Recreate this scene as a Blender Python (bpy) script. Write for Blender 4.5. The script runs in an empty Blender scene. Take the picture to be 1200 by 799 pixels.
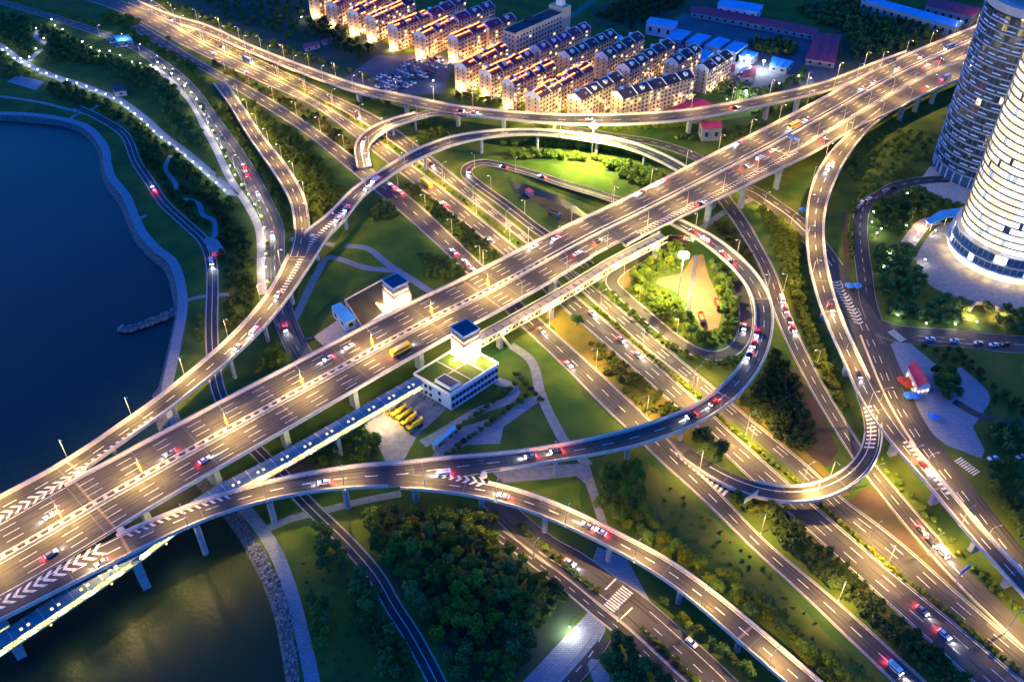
import bpy, bmesh, math, random
import numpy as np
from mathutils import Vector, Matrix
from mathutils.geometry import tessellate_polygon

random.seed(7)
rng = np.random.default_rng(7)
SC = bpy.context.scene
COL = SC.collection
R = math.radians

# ------------------------------------------------------------------ camera, sky, sun, exposure
CAM_H, PITCH, FPX = 280.0, R(40), 1060.0
cam_d = bpy.data.cameras.new('camera')
cam = bpy.data.objects.new('camera', cam_d); COL.objects.link(cam)
cam.location = (0, 0, CAM_H); cam.rotation_euler = (R(90) - PITCH, 0, 0)
cam_d.sensor_width = 36; cam_d.lens = 36 * FPX / 1200
cam_d.clip_start = 1; cam_d.clip_end = 9000
SC.camera = cam

SUN_EL, SUN_ROT = R(1.5), R(300)
w = bpy.data.worlds.new('World'); SC.world = w; w.use_nodes = True
nt = w.node_tree; bg = nt.nodes['Background']
sky = nt.nodes.new('ShaderNodeTexSky'); sky.sky_type = 'NISHITA'; sky.sun_disc = False
sky.sun_elevation = SUN_EL; sky.sun_rotation = SUN_ROT
sky.air_density = 1.0; sky.dust_density = 0.2; sky.ozone_density = 7.0
nt.links.new(sky.outputs[0], bg.inputs[0]); bg.inputs[1].default_value = 0.15
sd = bpy.data.lights.new('sun', 'SUN'); sd.energy = 0.012; sd.angle = R(20); sd.color = (1, .8, .62)
so = bpy.data.objects.new('sun', sd); COL.objects.link(so)
so.rotation_euler = (R(90) - R(8), 0, -SUN_ROT + math.pi)
so.location = (0, 0, 600)
SC.view_settings.view_transform = 'Standard'; SC.view_settings.look = 'None'
SC.view_settings.exposure = 3.8; SC.view_settings.gamma = 1
SC.view_settings.use_curve_mapping = False
SC.render.engine = 'CYCLES'
SC.cycles.use_denoising = True
SC.cycles.max_bounces = 4; SC.cycles.diffuse_bounces = 2; SC.cycles.glossy_bounces = 2
SC.cycles.sample_clamp_indirect = 4
SC.cycles.use_light_tree = True
LAMP_W = 2600.0          # one street lamp

# ------------------------------------------------------------------ helpers
S_, C_ = math.sin(PITCH), math.cos(PITCH)
def P(x, y, z=0.0):
    """point of the place seen at photo pixel (x, y) and lying at height z"""
    u = (x - 600) / FPX; v = (y - 399.5) / FPX
    d = (u, C_ - v * S_, -S_ - v * C_)
    t = (z - CAM_H) / d[2]
    return Vector((d[0] * t, d[1] * t, z))

MATS = {}
def mat(name, col, rough=.8, metal=0.0, noise=None, scale=1.0, emit=None, estr=0, bump=0, spec=.3, rnd=0, detail=4, bs=6):
    """principled material; noise = second colour mixed in by object-space noise"""
    m = bpy.data.materials.new(name); m.use_nodes = True
    t = m.node_tree; b = t.nodes['Principled BSDF']
    b.inputs['Roughness'].default_value = rough; b.inputs['Metallic'].default_value = metal
    b.inputs['Specular IOR Level'].default_value = spec
    c4 = (*col, 1); b.inputs['Base Color'].default_value = c4
    src = None
    if noise is not None:
        g = t.nodes.new('ShaderNodeNewGeometry')
        n = t.nodes.new('ShaderNodeTexNoise'); n.inputs['Scale'].default_value = scale; n.inputs['Detail'].default_value = detail
        t.links.new(g.outputs['Position'], n.inputs['Vector'])
        r = t.nodes.new('ShaderNodeValToRGB'); r.color_ramp.elements[0].position = .36; r.color_ramp.elements[1].position = .64
        r.color_ramp.elements[0].color = c4; r.color_ramp.elements[1].color = (*noise, 1)
        t.links.new(n.outputs['Fac'], r.inputs['Fac']); src = r.outputs['Color']
        if bump:
            bp = t.nodes.new('ShaderNodeBump'); bp.inputs['Strength'].default_value = bump; bp.inputs['Distance'].default_value = .3
            n2 = t.nodes.new('ShaderNodeTexNoise'); n2.inputs['Scale'].default_value = scale * bs; n2.inputs['Detail'].default_value = 6
            t.links.new(g.outputs['Position'], n2.inputs['Vector'])
            t.links.new(n2.outputs['Fac'], bp.inputs['Height']); t.links.new(bp.outputs['Normal'], b.inputs['Normal'])
    if rnd:
        oi = t.nodes.new('ShaderNodeObjectInfo'); h = t.nodes.new('ShaderNodeHueSaturation')
        mr = t.nodes.new('ShaderNodeMapRange'); mr.inputs['To Min'].default_value = 1 - rnd; mr.inputs['To Max'].default_value = 1 + rnd
        t.links.new(oi.outputs['Random'], mr.inputs['Value']); t.links.new(mr.outputs[0], h.inputs['Value'])
        mh = t.nodes.new('ShaderNodeMapRange'); mh.inputs['To Min'].default_value = .485; mh.inputs['To Max'].default_value = .515
        t.links.new(oi.outputs['Random'], mh.inputs['Value']); t.links.new(mh.outputs[0], h.inputs['Hue'])
        if src: t.links.new(src, h.inputs['Color'])
        else: h.inputs['Color'].default_value = c4
        src = h.outputs['Color']
    if src: t.links.new(src, b.inputs['Base Color'])
    if emit:
        b.inputs['Emission Color'].default_value = (*emit, 1); b.inputs['Emission Strength'].default_value = estr
    MATS[name] = m
    return m

mat('asphalt', (.040, .040, .042), .75, noise=(.070, .068, .064), scale=.07, bump=.05, detail=9)
mat('asphalt_dark', (.020, .022, .030), .7, noise=(.034, .036, .044), scale=.15)
mat('yard', (.085, .10, .12), .8, noise=(.055, .07, .09), scale=.06, bump=.05, detail=8)
mat('asphalt_worn', (.075, .072, .068), .8, noise=(.11, .1, .09), scale=.1, bump=.05)
mat('concrete', (.36, .34, .31), .85, noise=(.27, .25, .23), scale=.25)
mat('concrete_pier', (.30, .33, .36), .85, noise=(.22, .25, .28), scale=.5)
mat('parapet_paint', (.52, .49, .44), .7, noise=(.42, .39, .34), scale=.6)
mat('joint', (.16, .12, .1), .8)
mat('paint', (.70, .70, .68), .6, noise=(.40, .40, .39), scale=.9)
mat('wheel_track', (.022, .022, .024), .7, noise=(.045, .044, .042), scale=.08)
mat('paint_worn', (.45, .44, .42), .7, noise=(.62, .62, .6), scale=1.5)
mat('grass', (.030, .076, .018), .95, noise=(.085, .118, .020), scale=.06, bump=.35, spec=.1, detail=9)
mat('lawn', (.048, .110, .016), .95, noise=(.10, .15, .020), scale=.07, bump=.3, spec=.1, detail=8)
mat('meadow', (.090, .105, .022), .95, noise=(.045, .090, .016), scale=.06, bump=.35, spec=.1, detail=8)
mat('verge', (.16, .12, .022), .95, noise=(.11, .11, .025), scale=.2, bump=.3, spec=.1)
mat('soil', (.085, .06, .042), .95, noise=(.05, .045, .03), scale=.1, bump=.4, spec=.1, detail=8)
mat('field', (.026, .060, .034), .95, noise=(.06, .08, .05), scale=.022, bump=.4, spec=.1, detail=10)
mat('pavers', (.30, .33, .38), .8, noise=(.22, .25, .30), scale=.5)
mat('path_grey', (.25, .25, .26), .85, noise=(.18, .18, .19), scale=.4)
mat('walk_stone', (.40, .37, .33), .85, noise=(.30, .27, .25), scale=.5)
mat('sand_court', (.27, .155, .07), .85, noise=(.20, .13, .065), scale=.15)
mat('riprap', (.15, .16, .17), .95, noise=(.05, .055, .06), scale=1.1, bump=.8)
mat('rock', (.22, .23, .24), .9, noise=(.12, .13, .14), scale=2, rnd=.3)
mat('water', (.0018, .011, .019), .38, noise=(.0035, .016, .022), scale=.012, bump=.5, spec=.16, detail=8, bs=60)
mat('metal', (.48, .49, .5), .45, .6)
mat('metal_dark', (.12, .13, .15), .5, .5)
mat('steel_blue', (.10, .19, .22), .6, .0, noise=(.08, .15, .18), scale=.4)
mat('truss_paint', (.66, .58, .34), .6)
mat('bark', (.09, .065, .045), .95)
mat('leaf_dark', (.038, .085, .022), .8, noise=(.085, .14, .034), scale=.45, spec=.15, rnd=.45)
mat('leaf_mid', (.070, .120, .016), .8, noise=(.12, .17, .022), scale=.45, spec=.15, rnd=.4)
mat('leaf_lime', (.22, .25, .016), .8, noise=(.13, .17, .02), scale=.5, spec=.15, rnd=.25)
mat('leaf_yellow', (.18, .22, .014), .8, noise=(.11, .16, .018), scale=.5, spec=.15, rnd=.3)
mat('leaf_ochre', (.10, .072, .026), .85, noise=(.06, .065, .022), scale=.4, spec=.1, rnd=.35)
mat('glass_dark', (.015, .03, .06), .12, .0, spec=.6)
mat('glass_blue', (.03, .09, .18), .15, spec=.6)
mat('white_wall', (.72, .71, .70), .8, noise=(.6, .59, .58), scale=.2)
mat('cream_wall', (.50, .38, .27), .85, noise=(.42, .32, .23), scale=.2)
mat('beige_wall', (.48, .39, .33), .85, noise=(.4, .33, .28), scale=.2)
mat('tower_band', (.19, .24, .33), .6)
mat('shed_wall', (.22, .25, .30), .8)
mat('pale_blue_wall', (.30, .46, .72), .75, noise=(.25, .40, .64), scale=.2)
mat('roof_red', (.50, .035, .085), .8, noise=(.40, .03, .07), scale=.3)
mat('roof_blue', (.07, .36, .66), .55, noise=(.055, .29, .55), scale=.15)
mat('roof_dark', (.085, .035, .045), .8, noise=(.06, .045, .055), scale=.2)
mat('tower_roof', (.022, .034, .075), .5)
mat('window', (.03, .035, .045), .2, spec=.6)
mat('window_lit', (.4, .3, .2), .4, emit=(1, .62, .25), estr=0.227)
mat('tyre', (.02, .02, .02), .8)
mat('truck_yellow', (.80, .50, .02), .45)
mat('car_white', (.75, .76, .78), .3, spec=.5)
mat('car_silver', (.38, .4, .42), .3, .5)
mat('car_black', (.02, .02, .025), .25, spec=.5)
mat('car_red', (.4, .02, .02), .3, spec=.5)
mat('car_blue', (.03, .1, .3), .3, spec=.5)
mat('container_red', (.5, .06, .02), .6)
mat('sign_blue', (.04, .12, .5), .5)
mat('tarp_blue', (.03, .18, .55), .6)
mat('lamp_glow', (1, .9, .7), .5, emit=(1, .82, .5), estr=4.550)
mat('lamp_white', (1, 1, 1), .5, emit=(1, .97, .86), estr=3.250)
mat('mast_glow', (1, 1, .9), .5, emit=(1, .9, .55), estr=39.000)
mat('roof_light', (1, .6, .2), .5, emit=(1, .15, .008), estr=.9)
mat('orange_light', (1, .4, .1), .5, emit=(1, .13, .01), estr=0.390)
mat('yellow_light', (1, .9, .4), .5, emit=(1, .72, .14), estr=0.182)
mat('head_light', (1, 1, 1), .4, emit=(1, .97, .95), estr=7.0)
mat('tail_light', (1, .05, .05), .4, emit=(1, .02, .03), estr=2.6)
mat('pane_bright', (.8, .8, .8), .3, emit=(1, .96, .91), estr=0.23)
mat('pane_warm', (.7, .6, .5), .3, emit=(1, .68, .30), estr=0.169)
mat('pane_dim', (.2, .3, .45), .2, emit=(.45, .62, 1), estr=0.078)
mat('lobby_glow', (.9, .8, .5), .4, emit=(1, .80, .32), estr=0.260)

def water_glow_tint():  # green glow of the walkway lamps painted into the water colour near the bank
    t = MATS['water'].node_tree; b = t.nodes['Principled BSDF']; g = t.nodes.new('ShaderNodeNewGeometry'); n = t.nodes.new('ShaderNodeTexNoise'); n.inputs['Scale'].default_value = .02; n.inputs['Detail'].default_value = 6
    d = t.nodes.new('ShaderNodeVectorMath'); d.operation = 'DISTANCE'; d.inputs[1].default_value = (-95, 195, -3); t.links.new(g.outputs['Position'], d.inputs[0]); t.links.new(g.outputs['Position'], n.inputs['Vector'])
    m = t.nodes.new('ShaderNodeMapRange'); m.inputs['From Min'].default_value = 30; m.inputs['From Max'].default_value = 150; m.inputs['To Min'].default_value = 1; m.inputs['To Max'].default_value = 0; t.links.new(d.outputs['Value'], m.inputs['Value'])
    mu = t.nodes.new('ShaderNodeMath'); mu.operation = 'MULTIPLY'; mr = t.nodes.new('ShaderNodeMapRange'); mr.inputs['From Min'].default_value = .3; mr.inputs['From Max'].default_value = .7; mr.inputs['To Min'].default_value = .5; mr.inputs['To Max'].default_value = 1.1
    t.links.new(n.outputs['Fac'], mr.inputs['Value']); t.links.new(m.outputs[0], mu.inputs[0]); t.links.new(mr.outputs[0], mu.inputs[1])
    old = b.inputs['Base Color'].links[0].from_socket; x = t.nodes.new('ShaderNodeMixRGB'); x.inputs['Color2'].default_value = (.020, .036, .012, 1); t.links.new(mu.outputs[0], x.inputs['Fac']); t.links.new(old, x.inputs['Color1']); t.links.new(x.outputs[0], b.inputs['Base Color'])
water_glow_tint()
# paving joints and road wear as fine relief / grain
def brick_relief(name, scale, c1, c2):
    m = MATS[name]; t = m.node_tree; b = t.nodes['Principled BSDF']
    g = t.nodes.new('ShaderNodeNewGeometry'); k = t.nodes.new('ShaderNodeTexBrick')
    k.inputs['Scale'].default_value = scale; k.inputs['Color1'].default_value = (*c1, 1); k.inputs['Color2'].default_value = (*c2, 1)
    k.inputs['Mortar'].default_value = (c1[0] * .5, c1[1] * .5, c1[2] * .5, 1); k.inputs['Mortar Size'].default_value = .03
    t.links.new(g.outputs['Position'], k.inputs['Vector']); t.links.new(k.outputs['Color'], b.inputs['Base Color'])
brick_relief('pavers', .3, (.22, .26, .32), (.17, .20, .25))

class MB:
    """collects geometry; build() links it as ONE mesh object"""
    def __init__(s): s.v = []; s.f = []; s.m = []; s.xf = None
    def add(s, vs, fs, mi=0):
        o = len(s.v)
        s.v += [tuple(s.xf @ Vector(q)) if s.xf else tuple(q) for q in vs]
        s.f += [tuple(i + o for i in f) for f in fs]; s.m += [mi] * len(fs)
        return s
    def quad(s, a, b, c, d, mi=0): return s.add([a, b, c, d], [(0, 1, 2, 3)], mi)
    def box(s, c, d, mi=0, rz=0.0, taper=1.0):
        x, y, z = d[0] / 2, d[1] / 2, d[2] / 2; cs, sn = math.cos(rz), math.sin(rz); vs = []
        for k, t in ((-1, 1), (1, taper)):
            for i, j in ((-1, -1), (1, -1), (1, 1), (-1, 1)):
                px, py = i * x * t, j * y * t
                vs.append((c[0] + px * cs - py * sn, c[1] + px * sn + py * cs, c[2] + k * z))
        return s.add(vs, [(3, 2, 1, 0), (4, 5, 6, 7), (0, 1, 5, 4), (1, 2, 6, 5), (2, 3, 7, 6), (3, 0, 4, 7)], mi)
    def tube(s, a, b, r0, r1=None, n=8, mi=0, cap=True):
        a, b = Vector(a), Vector(b); r1 = r0 if r1 is None else r1
        d = (b - a).normalized(); u = d.orthogonal().normalized(); w_ = d.cross(u); vs = []
        for p, r in ((a, r0), (b, r1)):
            for k in range(n):
                t = 2 * math.pi * k / n; vs.append(p + (u * math.cos(t) + w_ * math.sin(t)) * r)
        fs = [(k, (k + 1) % n, n + (k + 1) % n, n + k) for k in range(n)]
        if cap: fs += [tuple(range(n - 1, -1, -1)), tuple(range(n, 2 * n))]
        return s.add(vs, fs, mi)
    def bar(s, a, b, wd, ht, mi=0):
        """square bar between two points"""
        a, b = Vector(a), Vector(b); d = (b - a).normalized()
        u = Vector((0, 0, 1)).cross(d); u = Vector((1, 0, 0)) if u.length < 1e-4 else u.normalized()
        q = d.cross(u); vs = []
        for p in (a, b):
            for i, j in ((-1, -1), (1, -1), (1, 1), (-1, 1)): vs.append(p + u * i * wd / 2 + q * j * ht / 2)
        return s.add(vs, [(3, 2, 1, 0), (4, 5, 6, 7), (0, 1, 5, 4), (1, 2, 6, 5), (2, 3, 7, 6), (3, 0, 4, 7)], mi)
    def prism(s, poly, z0, z1, mi=0, mtop=None):
        poly = [(p[0], p[1]) for p in poly]
        a = sum(poly[i - 1][0] * poly[i][1] - poly[i][0] * poly[i - 1][1] for i in range(len(poly)))
        if a < 0: poly = poly[::-1]
        n = len(poly); vs = [(x, y, z0) for x, y in poly] + [(x, y, z1) for x, y in poly]
        s.add(vs, [(k, (k + 1) % n, n + (k + 1) % n, n + k) for k in range(n)], mi)
        tri = tessellate_polygon([[Vector((x, y, 0)) for x, y in poly]])
        top = []
        for t in tri:
            A, B, C = (poly[i] for i in t)
            if (B[0] - A[0]) * (C[1] - A[1]) - (B[1] - A[1]) * (C[0] - A[0]) < 0: t = t[::-1]
            top.append(tuple(t))
        s.add([(x, y, z1) for x, y in poly], top, mi if mtop is None else mtop)
        s.add([(x, y, z0) for x, y in poly], [t[::-1] for t in top], mi)
        return s
    def sheet(s, poly, z, mi=0):
        poly = [(p[0], p[1]) for p in poly]
        tri = tessellate_polygon([[Vector((x, y, 0)) for x, y in poly]]); top = []
        for t in tri:
            A, B, C = (poly[i] for i in t)
            if (B[0] - A[0]) * (C[1] - A[1]) - (B[1] - A[1]) * (C[0] - A[0]) < 0: t = t[::-1]
            top.append(tuple(t))
        return s.add([(x, y, z) for x, y in poly], top, mi)
    def mesh(s, name, mats, origin=None):
        me = bpy.data.meshes.new(name)
        vs = s.v if origin is None else [(a - origin[0], b - origin[1], c - origin[2]) for a, b, c in s.v]
        me.from_pydata(vs, [], s.f)
        for k in (mats if isinstance(mats, (list, tuple)) else [mats]): me.materials.append(MATS[k])
        me.polygons.foreach_set('material_index', s.m); me.update()
        return me
    def build(s, name, mats, parent=None, origin=None, smooth=False):
        """origin: world point that becomes the object's origin (top-level) or the parent's location (part)"""
        me = s.mesh(name, mats, origin)
        if smooth: me.polygons.foreach_set('use_smooth', [True] * len(me.polygons))
        o = bpy.data.objects.new(name, me); COL.objects.link(o)
        if parent is not None: o.parent = parent
        elif origin is not None: o.location = origin
        return o

def tag(o, label=None, cat=None, group=None, kind=None):
    if label: o['label'] = label
    if cat: o['category'] = cat
    if group: o['group'] = group
    if kind: o['kind'] = kind
    return o
def empty(name, loc, rz=0.0, label=None, cat=None, group=None, kind=None):
    o = bpy.data.objects.new(name, None); COL.objects.link(o)
    o.location = loc; o.rotation_euler = (0, 0, rz); o.empty_display_size = .5
    return tag(o, label, cat, group, kind)
KIDS = {}
def copy_tree(o, parent=None):
    c = o.copy(); COL.objects.link(c)
    if parent is not None: c.parent = parent
    kids = KIDS.get(o.name)
    if kids is None: kids = KIDS[o.name] = list(o.children)
    for k in kids: copy_tree(k, c)
    return c
def place(proto, used, loc, rz, scale=1.0, label=None, group=None):
    """first call moves the prototype itself, later calls copy it with its parts"""
    o = proto if not used.get(proto.name) else copy_tree(proto)
    if not used.get(proto.name):
        KIDS[proto.name] = list(proto.children); used[proto.name] = True
    o.location = loc; o.rotation_euler = (0, 0, rz); o.scale = (scale,) * 3
    if label: o['label'] = label
    if group: o['group'] = group
    return o
USED = {}
def lamp_light(name, kind, energy, col, parent, loc, size=.25, spot=None, blend=.7, rot=(0, 0, 0)):
    d = bpy.data.lights.new(name, kind); d.energy = energy; d.color = col; d.shadow_soft_size = size
    if spot: d.spot_size = spot; d.spot_blend = blend
    o = bpy.data.objects.new(name, d); COL.objects.link(o); o.parent = parent; o.location = loc; o.rotation_euler = rot
    return o

# ------------------------------------------------------------------ curves and roads
def catmull(pts, n=10):
    if len(pts) == 2: return [pts[0].lerp(pts[1], k / n) for k in range(n + 1)]
    q = [pts[0] * 2 - pts[1]] + pts + [pts[-1] * 2 - pts[-2]]; out = []
    for i in range(1, len(q) - 2):
        p0, p1, p2, p3 = q[i - 1:i + 3]
        t0 = 0; t1 = t0 + max((p1 - p0).length, 1e-3) ** .5; t2 = t1 + max((p2 - p1).length, 1e-3) ** .5; t3 = t2 + max((p3 - p2).length, 1e-3) ** .5
        for k in range(n):
            t = t1 + (t2 - t1) * k / n
            a1 = p0 * ((t1 - t) / (t1 - t0)) + p1 * ((t - t0) / (t1 - t0)); a2 = p1 * ((t2 - t) / (t2 - t1)) + p2 * ((t - t1) / (t2 - t1)); a3 = p2 * ((t3 - t) / (t3 - t2)) + p3 * ((t - t2) / (t3 - t2))
            b1 = a1 * ((t2 - t) / (t2 - t0)) + a2 * ((t - t0) / (t2 - t0)); b2 = a2 * ((t3 - t) / (t3 - t1)) + a3 * ((t - t1) / (t3 - t1))
            out.append(b1 * ((t2 - t) / (t2 - t1)) + b2 * ((t - t1) / (t2 - t1)))
    return out + [pts[-1]]
def resample(pl, step):
    d = [0]
    for a, b in zip(pl, pl[1:]): d.append(d[-1] + (b - a).length)
    n = max(2, int(round(d[-1] / step))); out = []; j = 0
    for k in range(n + 1):
        s = d[-1] * k / n
        while j < len(d) - 2 and d[j + 1] < s: j += 1
        out.append(pl[j].lerp(pl[j + 1], (s - d[j]) / max(d[j + 1] - d[j], 1e-6)))
    return out
ALL_ROADS = []
class Road:
    """centre line, half width and height of a carriageway, from its two kerb lines or from a centre line and a width"""
    def __init__(s, L, Rr=None, width=None, step=4.0, zoff=0.0, wsm=6):
        pl = lambda pts: resample(catmull([P(*q) for q in pts]), step)
        if Rr is None:
            s.c = pl(L); n = len(s.c)
            s.hw = [width / 2] * n if not isinstance(width, (list, tuple)) else list(np.interp(np.linspace(0, 1, n), np.linspace(0, 1, len(width)), np.array(width) / 2))
        else:
            a, b = pl(L), resample(catmull([P(*q) for q in Rr]), 1.0); bx = np.array([(q.x, q.y) for q in b]); s.c = []; s.hw = []
            for i, q in enumerate(a):
                dd = np.hypot(bx[:, 0] - q.x, bx[:, 1] - q.y); j = int(dd.argmin()); e = b[j]
                if j in (0, len(b) - 1):
                    t = (a[min(i + 1, len(a) - 1)] - a[max(i - 1, 0)]); t.z = 0; t.normalize()
                    if abs((e - q).dot(t)) > 2.5: continue
                m = (q + e) / 2; s.c.append(m); s.hw.append(float(dd[j]) / 2)
            for it in range(4):
                s.c = [s.c[0]] + [(s.c[i - 1] + s.c[i] * 2 + s.c[i + 1]) / 4 for i in range(1, len(s.c) - 1)] + [s.c[-1]]
            h = np.pad(np.array(s.hw), wsm, mode='edge'); k = np.ones(2 * wsm + 1) / (2 * wsm + 1); s.hw = list(np.convolve(h, k, 'valid'))
            n0 = len(s.c); dist = [0]
            for p_, q_ in zip(s.c, s.c[1:]): dist.append(dist[-1] + (q_ - p_).length)
            c2 = resample(s.c, step); s.hw = list(np.interp(np.linspace(0, dist[-1], len(c2)), dist, s.hw)); s.c = c2
        s.c = [Vector((q.x, q.y, q.z + zoff)) for q in s.c]
        zz = [q.z for q in s.c]
        for it in range(30): zz = [zz[0]] + [(zz[i - 1] + zz[i] * 2 + zz[i + 1]) / 4 for i in range(1, len(zz) - 1)] + [zz[-1]]
        for q, z in zip(s.c, zz): q.z = z
        n = len(s.c); s.t = []; s.n = []; s.s = [0]
        for i in range(n):
            t = s.c[min(i + 1, n - 1)] - s.c[max(i - 1, 0)]; t.z = 0; t.normalize(); s.t.append(t); s.n.append(Vector((t.y, -t.x, 0)))
            if i: s.s.append(s.s[-1] + (s.c[i] - s.c[i - 1]).length)
        s.len = s.s[-1]; ALL_ROADS.append(s)
    def at(s, d):
        d = min(max(d, 0), s.len); i = min(max(int(np.searchsorted(s.s, d)) - 1, 0), len(s.c) - 2)
        f = (d - s.s[i]) / max(s.s[i + 1] - s.s[i], 1e-6)
        return s.c[i].lerp(s.c[i + 1], f), s.t[i].lerp(s.t[i + 1], f).normalized(), s.n[i].lerp(s.n[i + 1], f).normalized(), s.hw[i] * (1 - f) + s.hw[i + 1] * f
    def pt(s, d, a, b=0, dz=0):
        c, t, n, h = s.at(d); return c + n * (a * h + b) + Vector((0, 0, dz))
    def find(s, x, y):
        """station and side offset of the spot seen at photo pixel (x, y)"""
        best = None
        for i, c in enumerate(s.c):
            q = P(x, y, c.z); e = (q.x - c.x) ** 2 + (q.y - c.y) ** 2
            if best is None or e < best[0]: best = (e, i, q)
        e, i, q = best; dv = q - s.c[i]
        return s.s[i] + dv.dot(s.t[i]), dv.dot(s.n[i])
    def stations(s, d0, d1):
        return [d0] + [q for q in s.s if d0 + .5 < q < d1 - .5] + [d1]
    def sweep(s, mb, prof, d0=None, d1=None, closed=True, mi=0):
        d0 = 0 if d0 is None else d0; d1 = s.len if d1 is None else d1
        st = s.stations(d0, d1); n = len(prof); vs = []
        for d in st:
            c, t, nn, h = s.at(d)
            for a, b, dz in prof: vs.append(c + nn * (a * h + b) + Vector((0, 0, dz)))
        fs = []
        for i in range(len(st) - 1):
            for k in range(n if closed else n - 1):
                k2 = (k + 1) % n; fs.append((i * n + k, (i + 1) * n + k, (i + 1) * n + k2, i * n + k2))
        if closed: fs += [tuple(range(n)), tuple(range((len(st) - 1) * n + n - 1, (len(st) - 1) * n - 1, -1))]
        mb.add(vs, fs, mi); return mb
    def strip(s, mb, a, b, wd, d0, d1, dz=.06, mi=0):
        st = s.stations(d0, d1) if d1 - d0 > 8 else [d0, d1]; vs = []
        for d in st:
            c, t, nn, h = s.at(d); o = a * h + b
            vs += [c + nn * (o - wd / 2) + Vector((0, 0, dz)), c + nn * (o + wd / 2) + Vector((0, 0, dz))]
        mb.add(vs, [(2 * i, 2 * i + 1, 2 * i + 3, 2 * i + 2) for i in range(len(st) - 1)], mi)
    def dashes(s, mb, a, b, on=6, off=9, wd=.3, d0=0, d1=None, dz=.06):
        d1 = s.len if d1 is None else d1; d = d0
        while d + on < d1: s.strip(mb, a, b, wd, d, d + on, dz); d += on + off
    def chevrons(s, name, parent, d0, d1, o0, o1, gap=3.4, wd=1.5, lean=4.0, flip=1, dz=.07, m='paint', org=None):
        """painted V stripes between two side offsets (o0, o1 as functions of the station)"""
        d = d0
        while d < d1:
            a, b = o0(d), o1(d); mid = (a + b) / 2; mb = MB()
            if abs(b - a) > .5:
                le = lean * flip * min(1, abs(b - a) / 5)
                q = lambda dd, o: s.pt(dd, 0, o, dz)
                mb.quad(q(d, a), q(d + wd, a), q(d + wd + le, mid), q(d + le, mid)); mb.quad(q(d + le, mid), q(d + wd + le, mid), q(d + wd, b), q(d, b))
                tag(mb.build(name, m, parent, org), kind='stuff' if False else None)
            d += gap
# ================================================================== SETTING: ground, water, roads, paths
SHORE_A = [(-420, 150), (-150, 136), (0, 135), (30, 137), (75, 142), (98, 150), (112, 163), (120, 178), (122, 196), (127, 211), (143, 233), (153, 256), (163, 277), (180, 296), (194, 307), (202, 321), (206, 340), (209, 361), (202, 400), (195, 430), (190, 456), (200, 500), (245, 560)]
SHORE_B = [(284, 606), (312, 653), (330, 693), (340, 729), (352, 799), (362, 900), (366, 1100)]
shore = [P(*q) for q in SHORE_A + SHORE_B]
shore_s = resample(catmull(shore), 6)
out = [(q.x, q.y) for q in shore_s]
out = [(-3000, out[0][1] + 150)] + out + [(-30, -1500), (3000, -1500), (3000, 4200), (-3000, 4200)]
g = MB(); g.sheet(out, 0); tag(g.build('ground', 'grass'), kind='structure')
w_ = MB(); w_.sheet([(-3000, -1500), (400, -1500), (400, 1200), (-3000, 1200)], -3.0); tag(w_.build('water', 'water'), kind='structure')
# sloping bank of loose stone along the water
bk = MB(); n = len(shore_s); vs = []
for i, q in enumerate(shore_s):
    t = shore_s[min(i + 1, n - 1)] - shore_s[max(i - 1, 0)]; t.normalize(); nn = Vector((-t.y, t.x, 0))
    nn = -nn if False else nn
    k = Vector((t.y, -t.x, 0))
    vs += [q + Vector((0, 0, .012)), q + k * (3.2 if q.y > 300 else 6.0) + Vector((0, 0, -3.6))]
bk.add(vs, [(2 * i, 2 * i + 1, 2 * i + 3, 2 * i + 2) for i in range(n - 1)])
tag(bk.build('bank', 'riprap'), kind='structure')

def patch(name, px, m, z=.02, kind='structure', z_px=0):
    pts = [P(x, y, z_px) for x, y in px]
    if m in ('lawn', 'meadow', 'verge', 'soil', 'field', 'grass'):           # grown edges wander
        q = resample(pts + [pts[0]], 3.0)[:-1]; rr = random.Random(len(px) * 7 + int(px[0][0])); a = 0; pts = []
        for e in q: a = .6 * a + rr.uniform(-1, 1); pts.append(e + Vector((a * .8, rr.uniform(-.8, .8), 0)))
    b = MB(); b.sheet(pts, z); o = b.build(name, m); tag(o, kind=kind); return o
patch('lawn', [(555, 192), (600, 186), (640, 190), (690, 200), (715, 208), (722, 226), (690, 222), (650, 212), (610, 200)], 'lawn', .03)
patch('lawn', [(345, 140), (362, 140), (385, 170), (425, 212), (412, 232), (395, 240), (380, 210)], 'lawn', .03)
patch('lawn', [(430, 245), (480, 255), (540, 312), (520, 325), (470, 330), (400, 300), (385, 290)], 'lawn', .025)
patch('lawn', [(350, 330), (400, 300), (450, 320), (390, 350), (345, 392)], 'lawn', .027)
patch('lawn', [(590, 562), (660, 556), (680, 562), (685, 600), (650, 590), (600, 574)], 'lawn', .03)
patch('lawn', [(880, 240), (905, 238), (912, 250), (890, 260)], 'lawn', .03)
patch('lawn', [(620, 395), (650, 420), (690, 470), (735, 505), (660, 520), (640, 470)], 'lawn', .022)
patch('meadow', [(760, 540), (880, 650), (985, 760), (1030, 799), (960, 799), (900, 720), (850, 660), (770, 620), (755, 570)], 'meadow', .022)
patch('meadow', [(632, 362), (650, 352), (720, 410), (790, 478), (830, 510), (800, 520), (770, 510), (690, 440)], 'verge', .022)
patch('verge', [(880, 566), (922, 604), (962, 640), (1046, 717), (1098, 764), (1138, 802), (1118, 802), (1040, 725), (950, 640), (880, 580)], 'verge', .035)
patch('verge', [(838, 456), (864, 478), (955, 556), (986, 582), (1000, 580), (968, 550), (880, 478), (855, 455)], 'verge', .035)
patch('soil', [(995, 586), (1018, 566), (1080, 642), (1136, 700), (1120, 690), (1060, 640)], 'soil', .03)
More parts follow.
